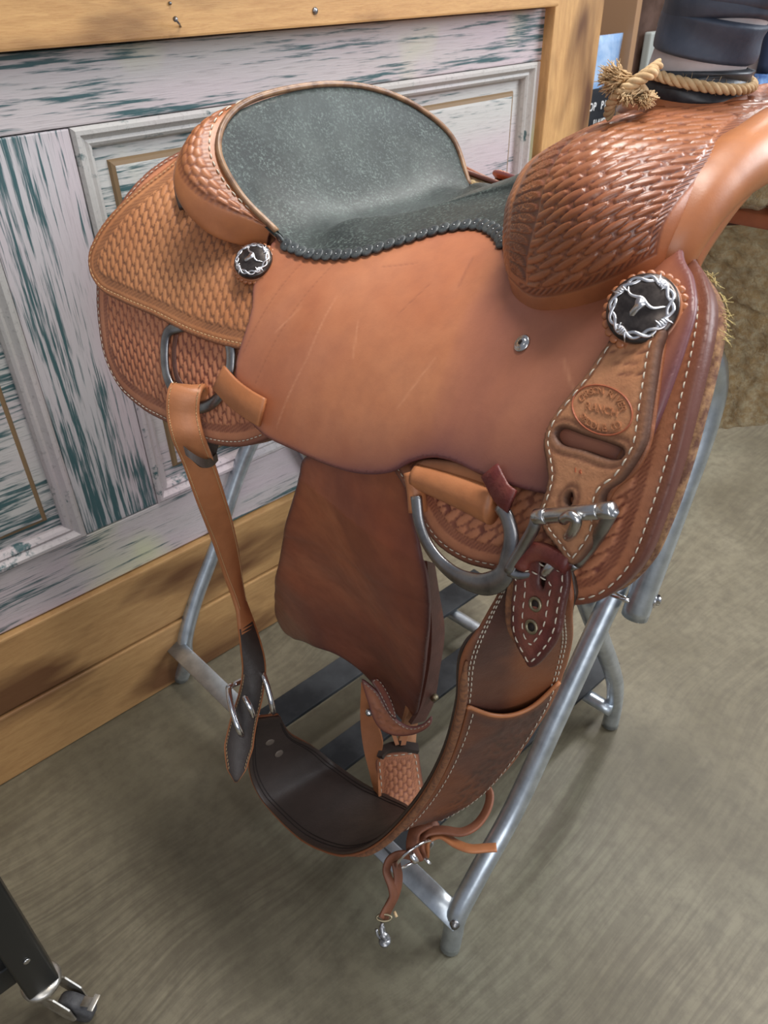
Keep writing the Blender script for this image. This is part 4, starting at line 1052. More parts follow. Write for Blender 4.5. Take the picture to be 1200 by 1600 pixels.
def ftool(a, b, d): 
    w_ = np.exp(-((a-.09-.10*(b-.5))/.006)**2)*.5+np.exp(-((b-.62-.3*(a-.05))/.006)**2)*.5
    return -w_*.0012+(vnoise(a*18, b*18)-.5)*.004, w_*.25, np.clip(np.exp(-d/.012)*.35+.35*sstep(.50, .38, b), 0, .6)
patch('fender', FE, fe, M['fender'], SD, h=.004, thick=.005, off=0, relief=ftool, edge_w=.0035)
def ribbon(name, edge_a, edge_b, th_, mat, parent, flipcam=True, step=.006, matedge=None):
    """band between two 3-D edge curves with real thickness"""
    A = spline(edge_a, n=40); B_ = spline(edge_b, n=40); m = len(A); cols_ = 7
    V0 = np.array([[A[i]*(1-k/(cols_-1))+B_[i]*(k/(cols_-1)) for k in range(cols_)] for i in range(m)])
    Tn = np.gradient(V0, axis=0); Wn = np.gradient(V0, axis=1); Nn = np.cross(Tn, Wn); Nn /= np.linalg.norm(Nn, axis=2, keepdims=True)+1e-9
    F0 = V0+Nn*th_/2; B0 = V0-Nn*th_/2; n = m*cols_; V = np.vstack([F0.reshape(-1, 3), B0.reshape(-1, 3)]); Fc = []
    for i in range(m-1):
        for k in range(cols_-1):
            a = i*cols_+k; Fc.append((a, a+1, a+cols_+1, a+cols_)); Fc.append((n+a+cols_, n+a+cols_+1, n+a+1, n+a))
    loop = [k for k in range(cols_)] + [i*cols_+cols_-1 for i in range(1, m)] + [(m-1)*cols_+k for k in range(cols_-2, -1, -1)] + [i*cols_ for i in range(m-2, 0, -1)]
    for i in range(len(loop)):
        a, b_ = loop[i], loop[(i+1) % len(loop)]; Fc.append((b_, a, a+n, b_+n))
    o = mesh_obj(name, V, Fc, mat, parent, True)
    bm = bmesh.new(); bm.from_mesh(o.data); bmesh.ops.recalc_face_normals(bm, faces=bm.faces)
    for e_ in bm.edges:
        if e_.calc_face_angle(0) > 1: e_.smooth = False
    bm.to_mesh(o.data); bm.free(); return o
# stirrup leather seen past the fender's edge
ribbon('stirrup_leather', P_at((664, 876, .97), (668, 930, 1.0), (672, 985, 1.03), (668, 1040, 1.06), (652, 1110, 1.09), (640, 1130, 1.10)), P_at((676, 880, 1.0), (684, 930, 1.03), (692, 985, 1.06), (684, 1050, 1.09), (676, 1095, 1.11), (662, 1125, 1.12)), .006, M['darkbrown'], SD)
ribbon('stirrup_leather', P_at((640, 1060, 1.08), (636, 1100, 1.10), (626, 1140, 1.12), (618, 1178, 1.13)), P_at((660, 1040, 1.09), (658, 1090, 1.11), (650, 1140, 1.13), (648, 1178, 1.14)), .006, M['plate'], SD)
# hobble strap
ho = plane(*P_at((566, 1062, 1.03), (640, 1140, 1.04), (572, 1120, 1.05))); hp = inv(ho, [(565, 1062), (572, 1066), (590, 1082), (606, 1108), (622, 1127), (640, 1136), (660, 1132), (674, 1120), (673, 1132), (660, 1143), (640, 1150), (615, 1150), (596, 1142), (584, 1126), (575, 1100)], (-.2, .2), (-.2, .2))
hp = spline(hp, step=.0025, closed=True)
patch('hobble_strap', ho, hp, M['jockey'], SD, h=.0025, thick=.004, relief=lambda a, b, d: ((vnoise(a*320, b*320)-.5)*.0016*sstep(.004, .006, d), sstep(.6, .8, vnoise(a*320, b*320))*.6*sstep(.004, .006, d)))
stitches('hobble_stitching', ho, inset(hp, .0025, 0, .5), M['thread'], SD, .0004, .0035, .002, .0005)
pt = plane(*P_at((580, 1062, 1.015), (620, 1120, 1.03), (600, 1060, 1.02))); tp = spline(inv(pt, [(581, 1064), (588, 1059), (597, 1066), (608, 1084), (616, 1104), (619, 1124), (610, 1118), (600, 1100), (590, 1080)], (-.2, .2), (-.2, .2)), step=.002, closed=True)
patch('fender_tip', pt, tp, M['fender'], SD, h=.0025, thick=.003); stitches('tip_stitching', pt, inset(tp, .0018, 0, .9), M['thread'], SD, .0003, .0035, .002, .0005)
# stirrup neck: outer leather panel, stud and tooled block
ribbon('neck_panel', P_at((566, 1066, 1.07), (564, 1120, 1.08), (568, 1165, 1.09), (580, 1215, 1.11), (588, 1240, 1.13)), P_at((576, 1072, 1.06), (590, 1130, 1.07), (598, 1160, 1.08), (592, 1200, 1.10), (594, 1245, 1.11)), .004, M['strap'], SD)
b = MB(); p_ = at_d((577, 1113), 1.055); b.lathe(p_, CAM-p_, [(.0055, 0), (.0055, .003), (.0045, .005), (.002, .006)], 18); b.build('stud', M['steel'], SD)
b = MB(); p_ = at_d((679, 1090), 1.09); b.lathe(p_, CAM-p_+RR*.6, [(.0050, -.004), (.0050, .003), (.0035, .005)], 16); b.build('stud', M['brass'], SD)
bk_ = plane(*P_at((590, 1182, 1.09), (655, 1172, 1.10), (592, 1250, 1.12))); bp_ = spline(inv(bk_, [(588, 1184), (600, 1176), (625, 1173), (648, 1171), (654, 1177), (658, 1200), (664, 1240), (668, 1275), (630, 1278), (592, 1270), (589, 1225)], (-.2, .2), (-.2, .2)), step=.0025, closed=True)
def bt(a, b, d):
    hg, rc = basket(b, a, .013, .0065, .5); m = sstep(.014, .015, d); bd = border(d, .011, .014); sc = .5+.5*np.cos((a+b)/.004*2*math.pi)
    return hg*.0012*m+bd*(sc*.0006), rc*m*.8+bd*(1-sc)*.7
patch('stirrup_neck_block', bk_, bp_, M['skirt'], SD, h=.0018, thick=.018, relief=bt, rnd=.003)
stitches('block_stitching', bk_, inset(bp_, .0060), M['thread'], SD, .0002, .0065, .0035, .0008)
ribbon('neck_roll', P_at((590, 1183, 1.085), (596, 1168, 1.09), (620, 1160, 1.10), (652, 1163, 1.11)), P_at((598, 1184, 1.08), (606, 1176, 1.085), (626, 1172, 1.09), (654, 1176, 1.10)), .006, M['cinch_in'], SD)
ribbon('lacing', P_at((612, 1148, 1.09), (618, 1165, 1.09)), P_at((618, 1146, 1.09), (624, 1163, 1.09)), .003, M['strap'], SD)
ribbon('lacing', P_at((630, 1146, 1.09), (626, 1165, 1.09)), P_at((638, 1146, 1.09), (634, 1164, 1.09)), .003, M['strap'], SD)

# ------------------------------------------------------------------ flank cinch: one wide band hanging in a loop
cin = thing('flank_cinch', 'wide brown leather flank cinch hanging in a loop below the saddle, stitched pocket on it', 'cinch', tuple(at_d((560, 1335), 1.0)))
NP = P_at((398, 1116, 1.0), (390, 1150, 1.05), (387, 1200, 1.09), (400, 1238, 1.11), (425, 1272, 1.11), (470, 1315, 1.07), (520, 1338, 1.02), (560, 1337, .98), (602, 1313, .93), (652, 1257, .85), (690, 1190, .76), (714, 1110, .65), (722, 1032, .57), (758, 960, D_of(Q_((758, 930), .004))+.004), (797, 892, D_of(Q_((797, 892), .006))), (818, 862, D_of(Q_((818, 862), .006))))
FP = P_at((434, 1112, 1.02), (452, 1142, 1.07), (482, 1160, 1.12), (503, 1177, 1.14), (526, 1198, 1.15), (566, 1228, 1.14), (602, 1247, 1.12), (632, 1262, 1.08), (668, 1282, 1.01), (738, 1253, .93), (798, 1198, .84), (862, 1102, .71), (893, 1016, .62), (894, 962, D_of(Q_((890, 930), .006))+.012), (888, 900, D_of(Q_((888, 900), .007))), (872, 866, D_of(Q_((872, 866), .006))))
TAN = np.linspace(0, 1, len(NP))
_na = spline(NP, n=200); La = float(np.linalg.norm(np.diff(_na, axis=0), axis=1).sum()); tk = np.linspace(0, La, len(NP))
_n, _f = herm(tk, NP), herm(tk, FP); WC = .10
def _ci(a, b):
    a, b = np.broadcast_arrays(a, b); A = _n(np.clip(a, 0, La)); B_ = _f(np.clip(a, 0, La)); t = (b/WC)[..., None]
    return A*(1-t)+B_*t
CI = surf(_ci)
c_ = np.array([La*.75]); d_ = np.array([.05])
if (CI(c_, d_, .01)[0]-CI(c_, d_, 0)[0]) @ (CAM-CI(c_, d_, 0)[0]) < 0: CI = surf(_ci, -1)
rect = np.array([[.002, .004], [.002, WC-.004], [.012, WC], [La-.02, WC], [La-.002, WC*.82], [La, WC*.5], [La-.002, WC*.18], [La-.02, 0], [.012, 0]])
rc2 = np.vstack([np.linspace(rect[i], rect[(i+1) % len(rect)], max(3, int(np.linalg.norm(rect[(i+1) % len(rect)]-rect[i])/.004)+1))[:-1] for i in range(len(rect))])
co1 = patch('cinch_body', CI, rc2, M['darkbrown'], cin, h=.004, thick=.004, off=.0, rnd=.002, edge_w=.006, relief=lambda a, b, d: ((vnoise(a*70, b*70)-.5)*.0012, sstep(.35, .7, vnoise(a*26, b*26))*.25, np.clip(sstep(.70, .76, a/La+.25*(b/WC-.5))*sstep(.35, .6, b/WC)*(1-sstep(.86, .9, a/La)), 0, 1)*.8*(.6+.6*vnoise(a*40, b*40))))
co2 = patch('cinch_lining', CI, rc2, M['cinch_in'], cin, h=.005, thick=.0035, off=-.0042, rnd=.001, edge_w=.003)
for k_, (dd_, i0, i1) in enumerate(((.0075, .44, .985), (.0105, .44, .985))):
    for side in (0, 1):
        l_ = np.stack([np.linspace(La*i0, La*i1, 300), np.full(300, dd_ if side == 0 else WC-dd_)], -1)
        if side == 1: l_ = l_[int(300*.25):]
        stitches('cinch_stitching', CI, l_, M['thread'], cin, .0004, .0046, .0024, .0006)
for dd_ in (.006, .010):     # creased lines on the inner face near both edges
    for side in (0, 1):
        l_ = np.stack([np.linspace(.02, La*.55, 90), np.full(90, dd_ if side == 0 else WC-dd_)], -1); b = MB(); b.tube(CI(l_[:, 0], l_[:, 1], -.0079), .0006, 5); b.build('crease_line', M['dark'], cin)
rb_ = np.stack([np.linspace(La*.45, La*.80, 60), np.full(60, .0035)], -1)      # thick rubbed rim along the camera-side edge
b = MB(); b.tube(CI(rb_[:, 0], rb_[:, 1], .0012), np.interp(np.linspace(0, 1, 60), [0, .1, .9, 1], [.001, .0042, .0036, .001]), 10, r2=None); b.build('rubbed_edge_strip', M['rough_edge'], cin)
# pocket sewn on the outer face
a_top = inv(CI, [(736, 1100), (775, 1106), (815, 1102), (850, 1088), (874, 1062)], (La*.55, La), (0, WC)); a_top = spline(a_top, n=30); a0p = La*.56
at_ = np.stack([a_top[:, 0], np.linspace(.008, .095, 30)], -1)
pk = np.vstack([at_[:-1], np.linspace(at_[-1], [a0p, .092], 40)[:-1], np.linspace([a0p, .092], [a0p, .008], 24)[:-1], np.linspace([a0p, .008], at_[0], 40)[:-1]])
def _pk(a, b):
    a, b = np.broadcast_arrays(a, b); a = np.asarray(a, float); lift = .0055*sstep(a_top[0, 0]-.06, a_top[0, 0], a)*np.sin(np.clip((b-.01)/.084, 0, 1)*math.pi)
    return CI(a, b, .0035+lift)
PK = surf(_pk)
if (PK(c_, d_, .01)[0]-PK(c_, d_, 0)[0]) @ (CAM-PK(c_, d_, 0)[0]) < 0: PK = surf(_pk, -1)
def pkt(a, b, d):
    m = sstep(.04, .05, b); bm_ = vnoise(a*300, b*300)
    return (bm_-.5)*.0014*m, m*sstep(.55, .75, bm_)*.6
po = patch('pocket', PK, pk, M['darkbrown'], cin, h=.003, thick=.0035, relief=pkt, rnd=.0012, edge_w=.0025)
b = MB(); l_ = at_
b.tube(PK(l_[:, 0], l_[:, 1], -.0012), .0019, 8); b.build('pocket_lip', M['strap'], po)
l_ = np.stack([np.linspace(a0p, a_top[0, 0]-.002, 200), np.full(200, .014)], -1); stitches('pocket_stitching', PK, l_, M['thread'], po, .0004, .0046, .0024, .0006)
l_ = np.stack([np.linspace(a0p, a_top[-1, 0]-.002, 200), np.full(200, .089)], -1); stitches('pocket_stitching', PK, l_, M['thread'], po, .0004, .0046, .0024, .0006)
# billet holes / rivets on the dark lining
for px in ((419, 1152), (432, 1171)):
    c = inv(CI, [px], (0, La*.4), (0, WC))[0]; p_ = CI(np.array([c[0]]), np.array([c[1]]), -.0076)[0]; n_ = CI(np.array([c[0]]), np.array([c[1]]), -.02)[0]-p_
    b = MB(); b.lathe(p_, n_, [(.0062, 0), (.0062, .0010), (.005, .0015), (.001, .0016)], 20); b.build('rivet', M['rivet'], cin)
# maroon latigo folded over the buckle, slot and two eyelets
LT = plane(Q_((808, 868), .013), Q_((885, 880), .013), at_d((836, 1040), D_of(CI(np.array([La*.88]), np.array([.055]), 0)[0])-.004))
lp = spline(inv(LT, [(806, 874), (822, 864), (845, 866), (868, 880), (890, 882), (894, 905), (886, 950), (880, 985), (864, 1015), (833, 1041), (820, 1020), (806, 990), (804, 950), (808, 910)], (-.3, .3), (-.3, .3)), step=.0025, closed=True)
ls = spline(inv(LT, [(852, 874), (860, 878), (858, 900), (853, 917), (848, 912), (850, 892)], (-.3, .3), (-.3, .3)), step=.0018, closed=True)
lat = patch('latigo_end', LT, lp, M['maroon'], cin, h=.0022, thick=.0045, off=.0045, holes=[ls], rnd=.0015, relief=lambda a, b, d: ((vnoise(a*160, b*160)-.5)*.0014, sstep(.5, .8, vnoise(a*120, b*120))*.3, border(d, .0055, .0065)*.3))
lb = spline(inv(LT, [(800, 870), (818, 872), (806, 905), (803, 950), (806, 992), (822, 1024), (834, 1042), (815, 1026), (790, 985), (786, 950), (792, 905)], (-.3, .3), (-.3, .3)), step=.0025, closed=True)
patch('latigo_back_ply', LT, lb, M['rough_edge'], cin, h=.0025, thick=.004, off=-.001)
stitches('latigo_stitching', LT, inset(lp, .0034, 0., 1.), M['thread'], lat, .0048, .0045, .0025, .0006)
stitches('latigo_stitching', LT, inset(lp, .0110, 0., 1.), M['thread'], lat, .0048, .0045, .0025, .0006)
for px in ((844, 942), (838, 977)):
    c = inv(LT, [px], (-.3, .3), (-.3, .3))[0]; p_ = LT(np.array([c[0]]), np.array([c[1]]), .0048)[0]; n_ = LT(np.array([c[0]]), np.array([c[1]]), .02)[0]-p_
    b = MB(); th = np.linspace(0, 2*math.pi, 24, endpoint=False); n_ /= np.linalg.norm(n_); e1 = np.cross(n_, (0, 0, 1)); e1 /= np.linalg.norm(e1); e2 = np.cross(n_, e1)
    b.tube([p_+(e1*math.cos(t)+e2*math.sin(t))*.0040 for t in th], .0012, 8, closed=True); e_ = b.build('eyelet', M['brass'], lat)
    b = MB(); b.lathe(p_, n_, [(.0030, -.002), (.0030, .0002)], 16); b.build('eyelet_hole', M['dark'], e_)
# folded top of the latigo round the buckle bar
b = MB(); fp = spline([Q_((812, 885), .018), Q_((820, 868), .018), Q_((845, 862), .018), Q_((870, 873), .018), Q_((888, 884), .018)], n=16); b.tube(fp, .0065, 12, r2=.0045); b.build('latigo_fold', M['maroon'], cin)
# roller buckle on the rigging plate
bu = thing('roller_buckle', 'large polished roller buckle with tongue through the pointed rigging strap', 'buckle', tuple(at_d((895, 803), .47)))
B0, B1 = Q_((838, 808), .0275), Q_((957, 797), .0260); dr = (B1-B0)/np.linalg.norm(B1-B0)
LB = float(np.linalg.norm(B1-B0)); b = MB(); b.lathe(B0+dr*.0085, dr, [(.0044, 0), (.0047, .0008), (.0047, LB-.0178), (.0044, LB-.017)], 28); b.build('roller', M['steel'], bu)
for q_, s_ in ((B0, 1), (B1, -1)):
    b = MB(); b.lathe(q_, dr*s_, [(.0042, -.001), (.0051, 0), (.0051, .0074), (.0047, .0080)], 28); b.build('end_cap', M['steel'], bu)
for pl_ in ([B0, Q_((836, 820), .027), Q_((820, 850), .022), Q_((802, 880), .020), Q_((796, 893), .020)], [B1, Q_((944, 822), .022), Q_((925, 852), .012), Q_((902, 880), .010)]):
    b = MB(); b.tube(spline(pl_, n=16), .0038, 14); b.build('frame_wire', M['iron'], bu)
b = MB(); b.tube(spline([Q_((796, 893), .020), Q_((810, 898), .018), Q_((850, 893), .012), Q_((880, 890), .010), Q_((902, 880), .010)], n=16), .0034, 12); b.build('frame_wire', M['iron'], bu)
b = MB(); b.tube(spline([Q_((882, 860), .014), Q_((870, 872), .016), Q_((858, 888), .018), Q_((852, 897), .015)], n=12), .0034, 12); b.build('frame_wire', M['steel'], bu)
b = MB(); b.tube(spline([Q_((880, 812), .031), Q_((890, 806), .034), Q_((900, 808), .034), Q_((900, 818), .032), Q_((894, 832), .027), Q_((888, 838), .020)], n=16), .0034, 12); b.build('tongue', M['steel'], bu)

# ------------------------------------------------------------------ rear billet strap, keeper, wire buckle
RX = cx           # screen-right direction in the world
rbil = thing('rear_billet_strap', 'tan stitched billet strap hanging from the rear flank ring down to a wire buckle', 'strap', tuple(at_d((300, 700), .84)))
d0_ = D_of(Q_((293, 680), .022))
Pc = np.array([Q_((308, 642), .002), Q_((303, 620), .007), Q_((298, 606), .014), Q_((292, 606), .021), Q_((287, 620), .025), Q_((286, 648), .0245), Q_((293, 680), .022)] + list(P_at((310, 722, d0_+.022), (328, 775, d0_+.05), (350, 840, (d0_+.05+.93)/2), (368, 910, .93), (384, 975, .955), (392, 1010, .965), (397, 1045, .975), (392, 1085, .985), (380, 1130, .99), (372, 1175, .995), (369, 1222, 1.0))))
Pc = spline(Pc, n=140); t_ = np.linspace(0, 1, 140)
fwd = np.array([(p-CAM)/np.linalg.norm(p-CAM) for p in Pc]); mixw = np.interp(t_, [0, .2, .32, .5, .62, .70, .78, 1.0], [.1, .15, .75, 1.02, 1.2, .75, .25, .15])
W_ = RX[None]*np.cos(mixw)[:, None] + fwd*np.sin(mixw)[:, None]
wid = np.interp(t_, [0, .06, .28, .5, .8, .93, .975, 1], [.030, .031, .030, .028, .030, .036, .024, .004])
b = MB(); b.strap(Pc, W_, wid, .0055); rs_ = b.build('billet', M['strap'], rbil)
b = MB(); i0 = 92; b.strap(Pc[i0:]+(-fwd[i0:])*.0034, W_[i0:], wid[i0:]*.90, .0012); b.build('dark_face', M['cinch_in'], rbil)
Tt = np.gradient(Pc, axis=0); Tt /= np.linalg.norm(Tt, axis=1, keepdims=True)
for sgn in (1, -1):
    mb = MB()
    for i in range(6, 86):
        for f_ in (0., .5):
            j = min(i+1, 139); p_ = Pc[i]*(1-f_)+Pc[j]*f_; Wn = W_[i]-Tt[i]*(W_[i]@Tt[i]); Wn /= np.linalg.norm(Wn); Nn = np.cross(Tt[i], Wn); Nn = Nn if Nn@(CAM-p_) > 0 else -Nn
            p_ = p_+Wn*sgn*(wid[i]/2-.0028)+Nn*.0029; mb.tube([p_-Tt[i]*.0013, p_+Tt[i]*.0013], .0004, 4)
    stuff(mb.build('billet_stitching', M['thread_tan'], rbil))
for sgn in (1, -1):
    mb = MB()
    for i in range(108, 136):
        p_ = Pc[i]; Wn = W_[i]-Tt[i]*(W_[i]@Tt[i]); Wn /= np.linalg.norm(Wn)
        p_ = p_+Wn*sgn*max(wid[i]/2-.0028, .0004)-fwd[i]*.0045; mb.tube([p_-Tt[i]*.0016, p_+Tt[i]*.0016], .00045, 4)
    stuff(mb.build('billet_stitching', M['thread_tan'], rbil))
ribbon('billet_return', P_at((332, 642, d0_+.02), (328, 670, d0_+.025), (322, 700, d0_+.03), (316, 722, d0_+.035)), P_at((348, 636, d0_+.03), (344, 675, d0_+.035), (336, 706, d0_+.04), (326, 735, d0_+.045)), .005, M['cinch_in'], rbil)
ribbon('keeper', P_at((287, 697, d0_-.004), (298, 706, d0_-.005), (314, 716, d0_-.002), (328, 716, d0_+.015), (337, 708, d0_+.03)), P_at((291, 711, d0_-.004), (300, 719, d0_-.005), (314, 730, d0_-.002), (330, 729, d0_+.015), (339, 720, d0_+.03)), .003, M['cinch_in'], rbil)
wb = thing('wire_buckle', 'bright nickel wire buckle joining the billet strap to the flank cinch', 'buckle', tuple(at_d((390, 1090), .985)))
b = MB(); q = P_at((357, 1074, .962), (359, 1092, .954), (366, 1120, .952), (375, 1143, .958), (384, 1148, 1.02), (408, 1134, 1.045), (424, 1116, 1.03), (426, 1108, .985), (421, 1085, .975), (412, 1056, .972), (408, 1052, .985), (390, 1058, 1.0), (365, 1070, .995))
b.tube(spline(q, n=90, closed=False, step=None), .0036, 14); b.tube([q[-1], q[0]], .0036, 12); b.build('buckle_frame', M['chrome'], wb)
b = MB(); b.tube(spline(P_at((382, 1088, .958), (386, 1096, .956), (392, 1108, .958), (396, 1120, .968)), n=12), .0034, 12); b.build('prong', M['chrome'], wb)

# ------------------------------------------------------------------ connector strap, ring and snap under the cinch
con = thing('cinch_connector', 'thin brown connector strap with ring and trigger snap dangling under the cinch', 'strap', tuple(at_d((650, 1330), .98)))
def lace(pts, w_, name='lace', mat=None, up=None, th_=.004, tw=.9):
    P = spline(P_at(*pts), n=40); f_ = np.array([(p-CAM)/np.linalg.norm(p-CAM) for p in P]); b = MB(); T = np.gradient(P, axis=0); T /= np.linalg.norm(T, axis=1, keepdims=True)
    s_ = np.cross(T, f_); s_ /= np.linalg.norm(s_, axis=1, keepdims=True)
    b.strap(P, s_*math.cos(tw)+f_*math.sin(tw), w_, th_); return b.build(name, mat or M['lace'], con)
lace([(652, 1345, .98), (644, 1325, .97), (648, 1300, .965), (662, 1288, .97), (680, 1282, .985)], .016, tw=.6)
lace([(660, 1340, .985), (656, 1318, .975), (664, 1302, .97), (690, 1297, .97), (722, 1300, .97), (745, 1288, .975), (762, 1262, .98), (765, 1240, .985), (758, 1228, .99)], .015, tw=1.0)
lace([(664, 1335, .99), (668, 1312, .98), (688, 1304, .975), (712, 1318, .97), (735, 1326, .965), (758, 1325, .965), (776, 1324, .965)], .016, mat=M['strap'], tw=1.05)
lace([(676, 1272, 1.0), (668, 1290, .985), (658, 1316, .975), (655, 1332, .98)], .014, tw=.5)
lace([(652, 1340, .98), (628, 1335, .975), (610, 1343, .98), (604, 1360, .985), (612, 1385, .99), (614, 1402, .995), (602, 1425, 1.0), (597, 1436, 1.0)], .014, tw=1.0)
lace([(618, 1345, .99), (622, 1370, .995), (618, 1395, 1.0), (606, 1420, 1.005), (600, 1434, 1.005)], .013, tw=.7)
b = MB(); th = np.linspace(0, 2*math.pi, 40, endpoint=False)
R0 = at_d((648, 1335), .985); ea = at_d((676, 1315), .985)-R0; eb = at_d((652, 1343), 1.02)-R0
b.tube([R0+ea*math.cos(t)+eb*math.sin(t) for t in th], .0018, 10, closed=True); b.build('dee_ring', M['chrome'], con)
b = MB(); b.tube(spline(P_at((641, 1328, .972), (645, 1338, .968), (650, 1346, .972)), n=8), .0042, 10); b.tube(spline(P_at((664, 1340, .97), (668, 1346, .968), (672, 1350, .97)), n=6), .0022, 8); b.build('buckle_tongue', M['chrome'], con)
b = MB(); c0_s = at_d((600, 1434), .998); fw_ = (c0_s-CAM)/np.linalg.norm(c0_s-CAM); b.tube([c0_s+(RX*math.cos(t)*.0085+np.cross(RX, fw_)*math.sin(t)*.0035) for t in th], .0014, 8, closed=True); b.build('keeper_ring', M['brass'], con)
b = MB(); sn = P_at((597, 1442, 1.0), (597, 1452, 1.003), (600, 1462, 1.006), (604, 1468, 1.01)); b.tube(spline(sn, n=16), [.0022]*3+[.0036]*6+[.005]*4+[.0055]*3, 12)
b.tube(spline(P_at((588, 1452, 1.0), (590, 1462, 1.004), (598, 1468, 1.01)), n=10), .0018, 8); b.lathe(at_d((601, 1471), 1.008), (0, 0, -1), [(.007, -.003), (.007, .001), (.005, .003)], 14); b.build('trigger_snap', M['iron'], con)
b = MB(); b.tube(P_at((616, 1424, 1.0), (620, 1433, 1.0)), .0017, 6); b.build('rawhide_end', M['sisal'], con)

# ------------------------------------------------------------------ horn: post, cloth, rubber wraps, cord
hc = lambda z: fromS(.182+.26*max(0, z-1.045), .003, z)
b = MB(); b.lathe(hc(1.026), (0, 0, 1), [(.050, -.004), (.045, .004), (.036, .010), (.030, .03)], 40); b.build('horn_base', M['swell'], SD)
b = MB(); b.tube([hc(z_) for z_ in np.linspace(1.03, 1.12, 12)], np.linspace(.0325, .0335, 12), 48); b.build('cloth_padding', M['cloth'], SD)
def wrapband(z0, z1, r0, r1, tilt, name, mat, parent, ph=0, lumps=.0012):
    """one turn of wide rubber band, tilted, with a bulging profile and creases"""
    n, m = 96, 26; V = []
    for j in range(m):
        s = j/(m-1); pr_ = math.sin(min(1, s/.10)*math.pi/2)*math.sin(min(1, (1-s)/.10)*math.pi/2)
        for i in range(n):
            t = 2*math.pi*i/n; zz = z0+(z1-z0)*s + tilt*math.cos(t+ph)
            rr_ = r0+(r1-r0)*s + .0035*pr_ - .0030 + lumps*math.sin(3*t+s*5+ph)*pr_ + .0007*math.sin(s*7+1.5*math.sin(t+ph))*pr_
            V.append(hc(zz)*np.array([1, 1, 0])+np.array([math.cos(t)*rr_, math.sin(t)*rr_, zz]))
    Fc = [(j*n+i, j*n+(i+1) % n, (j+1)*n+(i+1) % n, (j+1)*n+i) for j in range(m-1) for i in range(n)]
    return mesh_obj(name, V, Fc, mat, parent)
wrapband(1.029, 1.050, .0385, .0378, .0020, 'rubber_band', M['rubber_black'], SD, 2.2, .0020)
wrapband(1.038, 1.047, .0396, .0390, .0035, 'rubber_band', M['rubber_black'], SD, 1.4, .0010)
wrapband(1.0570, 1.082, .0355, .0372, .0050, 'horn_wrap', M['rubber'], SD, 4.2)
wrapband(1.076, 1.102, .0372, .0396, .0065, 'horn_wrap', M['rubber'], SD, 2.4)
wrapband(1.090, 1.130, .0395, .0425, .0050, 'horn_wrap', M['rubber'], SD, 4.4)
b = MB(); b.lathe(hc(1.13), (.0, -.10, 1), [(.050, 0), (.054, .006), (.054, .013), (.048, .018), (.02, .020)], 48); b.build('horn_cap', M['swell'], SD)
cord = thing('sisal_cord', 'frayed sisal cord knotted around the wrapped saddle horn', 'rope', tuple(hc(1.055)))
def cordpath(t): return hc(0)*np.array([1, 1, 0])+np.array([math.cos(t)*.0420, math.sin(t)*.0420, 1.0470-.007*math.cos(t+math.radians(80))])
def rope(P, R, name='strand', turns_per_m=190):
    P = np.array(P); L = np.concatenate([[0], np.cumsum(np.linalg.norm(np.diff(P, axis=0), axis=1))]); T = np.gradient(P, axis=0); T /= np.linalg.norm(T, axis=1, keepdims=True)
    ref = np.array([.1, .2, 1.]); A = np.cross(T, ref); A /= np.linalg.norm(A, axis=1, keepdims=True); B_ = np.cross(T, A)
    for k in range(3):
        a = L*turns_per_m*2+k*2*math.pi/3; Q = P + (A*np.cos(a)[:, None]+B_*np.sin(a)[:, None])*R*.52; b = MB(); b.tube(Q, R*.56, 8); b.build(name, M['sisal'], cord)
knotpx = (968, 128)
end = at_d(knotpx, .555)
loopP = [cordpath(t) for t in np.linspace(-1.35, 3.75, 120)]
# loop ends meet at the knot left of the horn
K0 = at_d((1005, 112), D_of(loopP[-1])); K1 = at_d((952, 165), .60)
cam_side = [cordpath(t) for t in np.linspace(math.radians(-35), math.radians(-195), 90)]
tail = spline([cam_side[-1]*.999, at_d((1012, 118), .575), at_d((985, 133), .575), at_d((962, 150), .580), at_d((952, 172), .59), at_d((950, 190), .60)], n=60)
rope(spline(np.vstack([cam_side[:-1:6], tail[::8]]), n=700), .0035)
rope(spline(P_at((1030, 100, .60), (1005, 118, .585), (975, 138, .585), (960, 155, .59), (978, 150, .60), (1000, 130, .60)), n=340), .0033)
fr_ = MB()
for k in range(1500):
    c = k % 3; o_ = ((968, 125), (980, 143), (1003, 150))[c]; di = ((-1, -.3), (-.4, .8), (.4, .7))[c]
    s0 = at_d((o_[0]+rng.normal(0, 5)+12, o_[1]+rng.normal(0, 4)), .585); L = rng.uniform(8, 34) if c == 0 else rng.uniform(6, 22)
    a = rng.normal(0, .55); dx, dy = di[0]*math.cos(a)-di[1]*math.sin(a), di[0]*math.sin(a)+di[1]*math.cos(a)
    m_ = at_d((o_[0]+dx*L*.6+rng.normal(0, 3), o_[1]+dy*L*.6+rng.normal(0, 3)), .585+rng.normal(0, .006)); e_ = at_d((o_[0]+dx*L+rng.normal(0, 3), o_[1]+dy*L+rng.normal(0, 3)+2), .585+rng.normal(0, .010))
    fr_.tube([s0, m_, e_], [.0005, .0004, .0002], 4)
for k in range(50):
    t = rng.uniform(-195, -35); p_ = cordpath(math.radians(t)); d_2 = rng.normal(0, 1, 3); d_2 /= np.linalg.norm(d_2); fr_.tube([p_+d_2*.002, p_+d_2*.004, p_+d_2*.0062+np.array([.001, 0, .001])], .00013, 3)
stuff(fr_.build('frayed_fibres', M['sisal'], cord))
fr2 = MB()
for (px, r_) in (((972, 126), .0060), ((984, 141), .0070), ((1000, 146), .0060)):
    c = at_d(px, .592); fr2.lathe(c-np.array([0, 0, r_]), (0, 0, 1), [(r_*.3, 0), (r_*.8, r_*.5), (r_, r_), (r_*.8, r_*1.5), (r_*.3, r_*2)], 14)
fr2.build('knot', M['sisal'], cord)
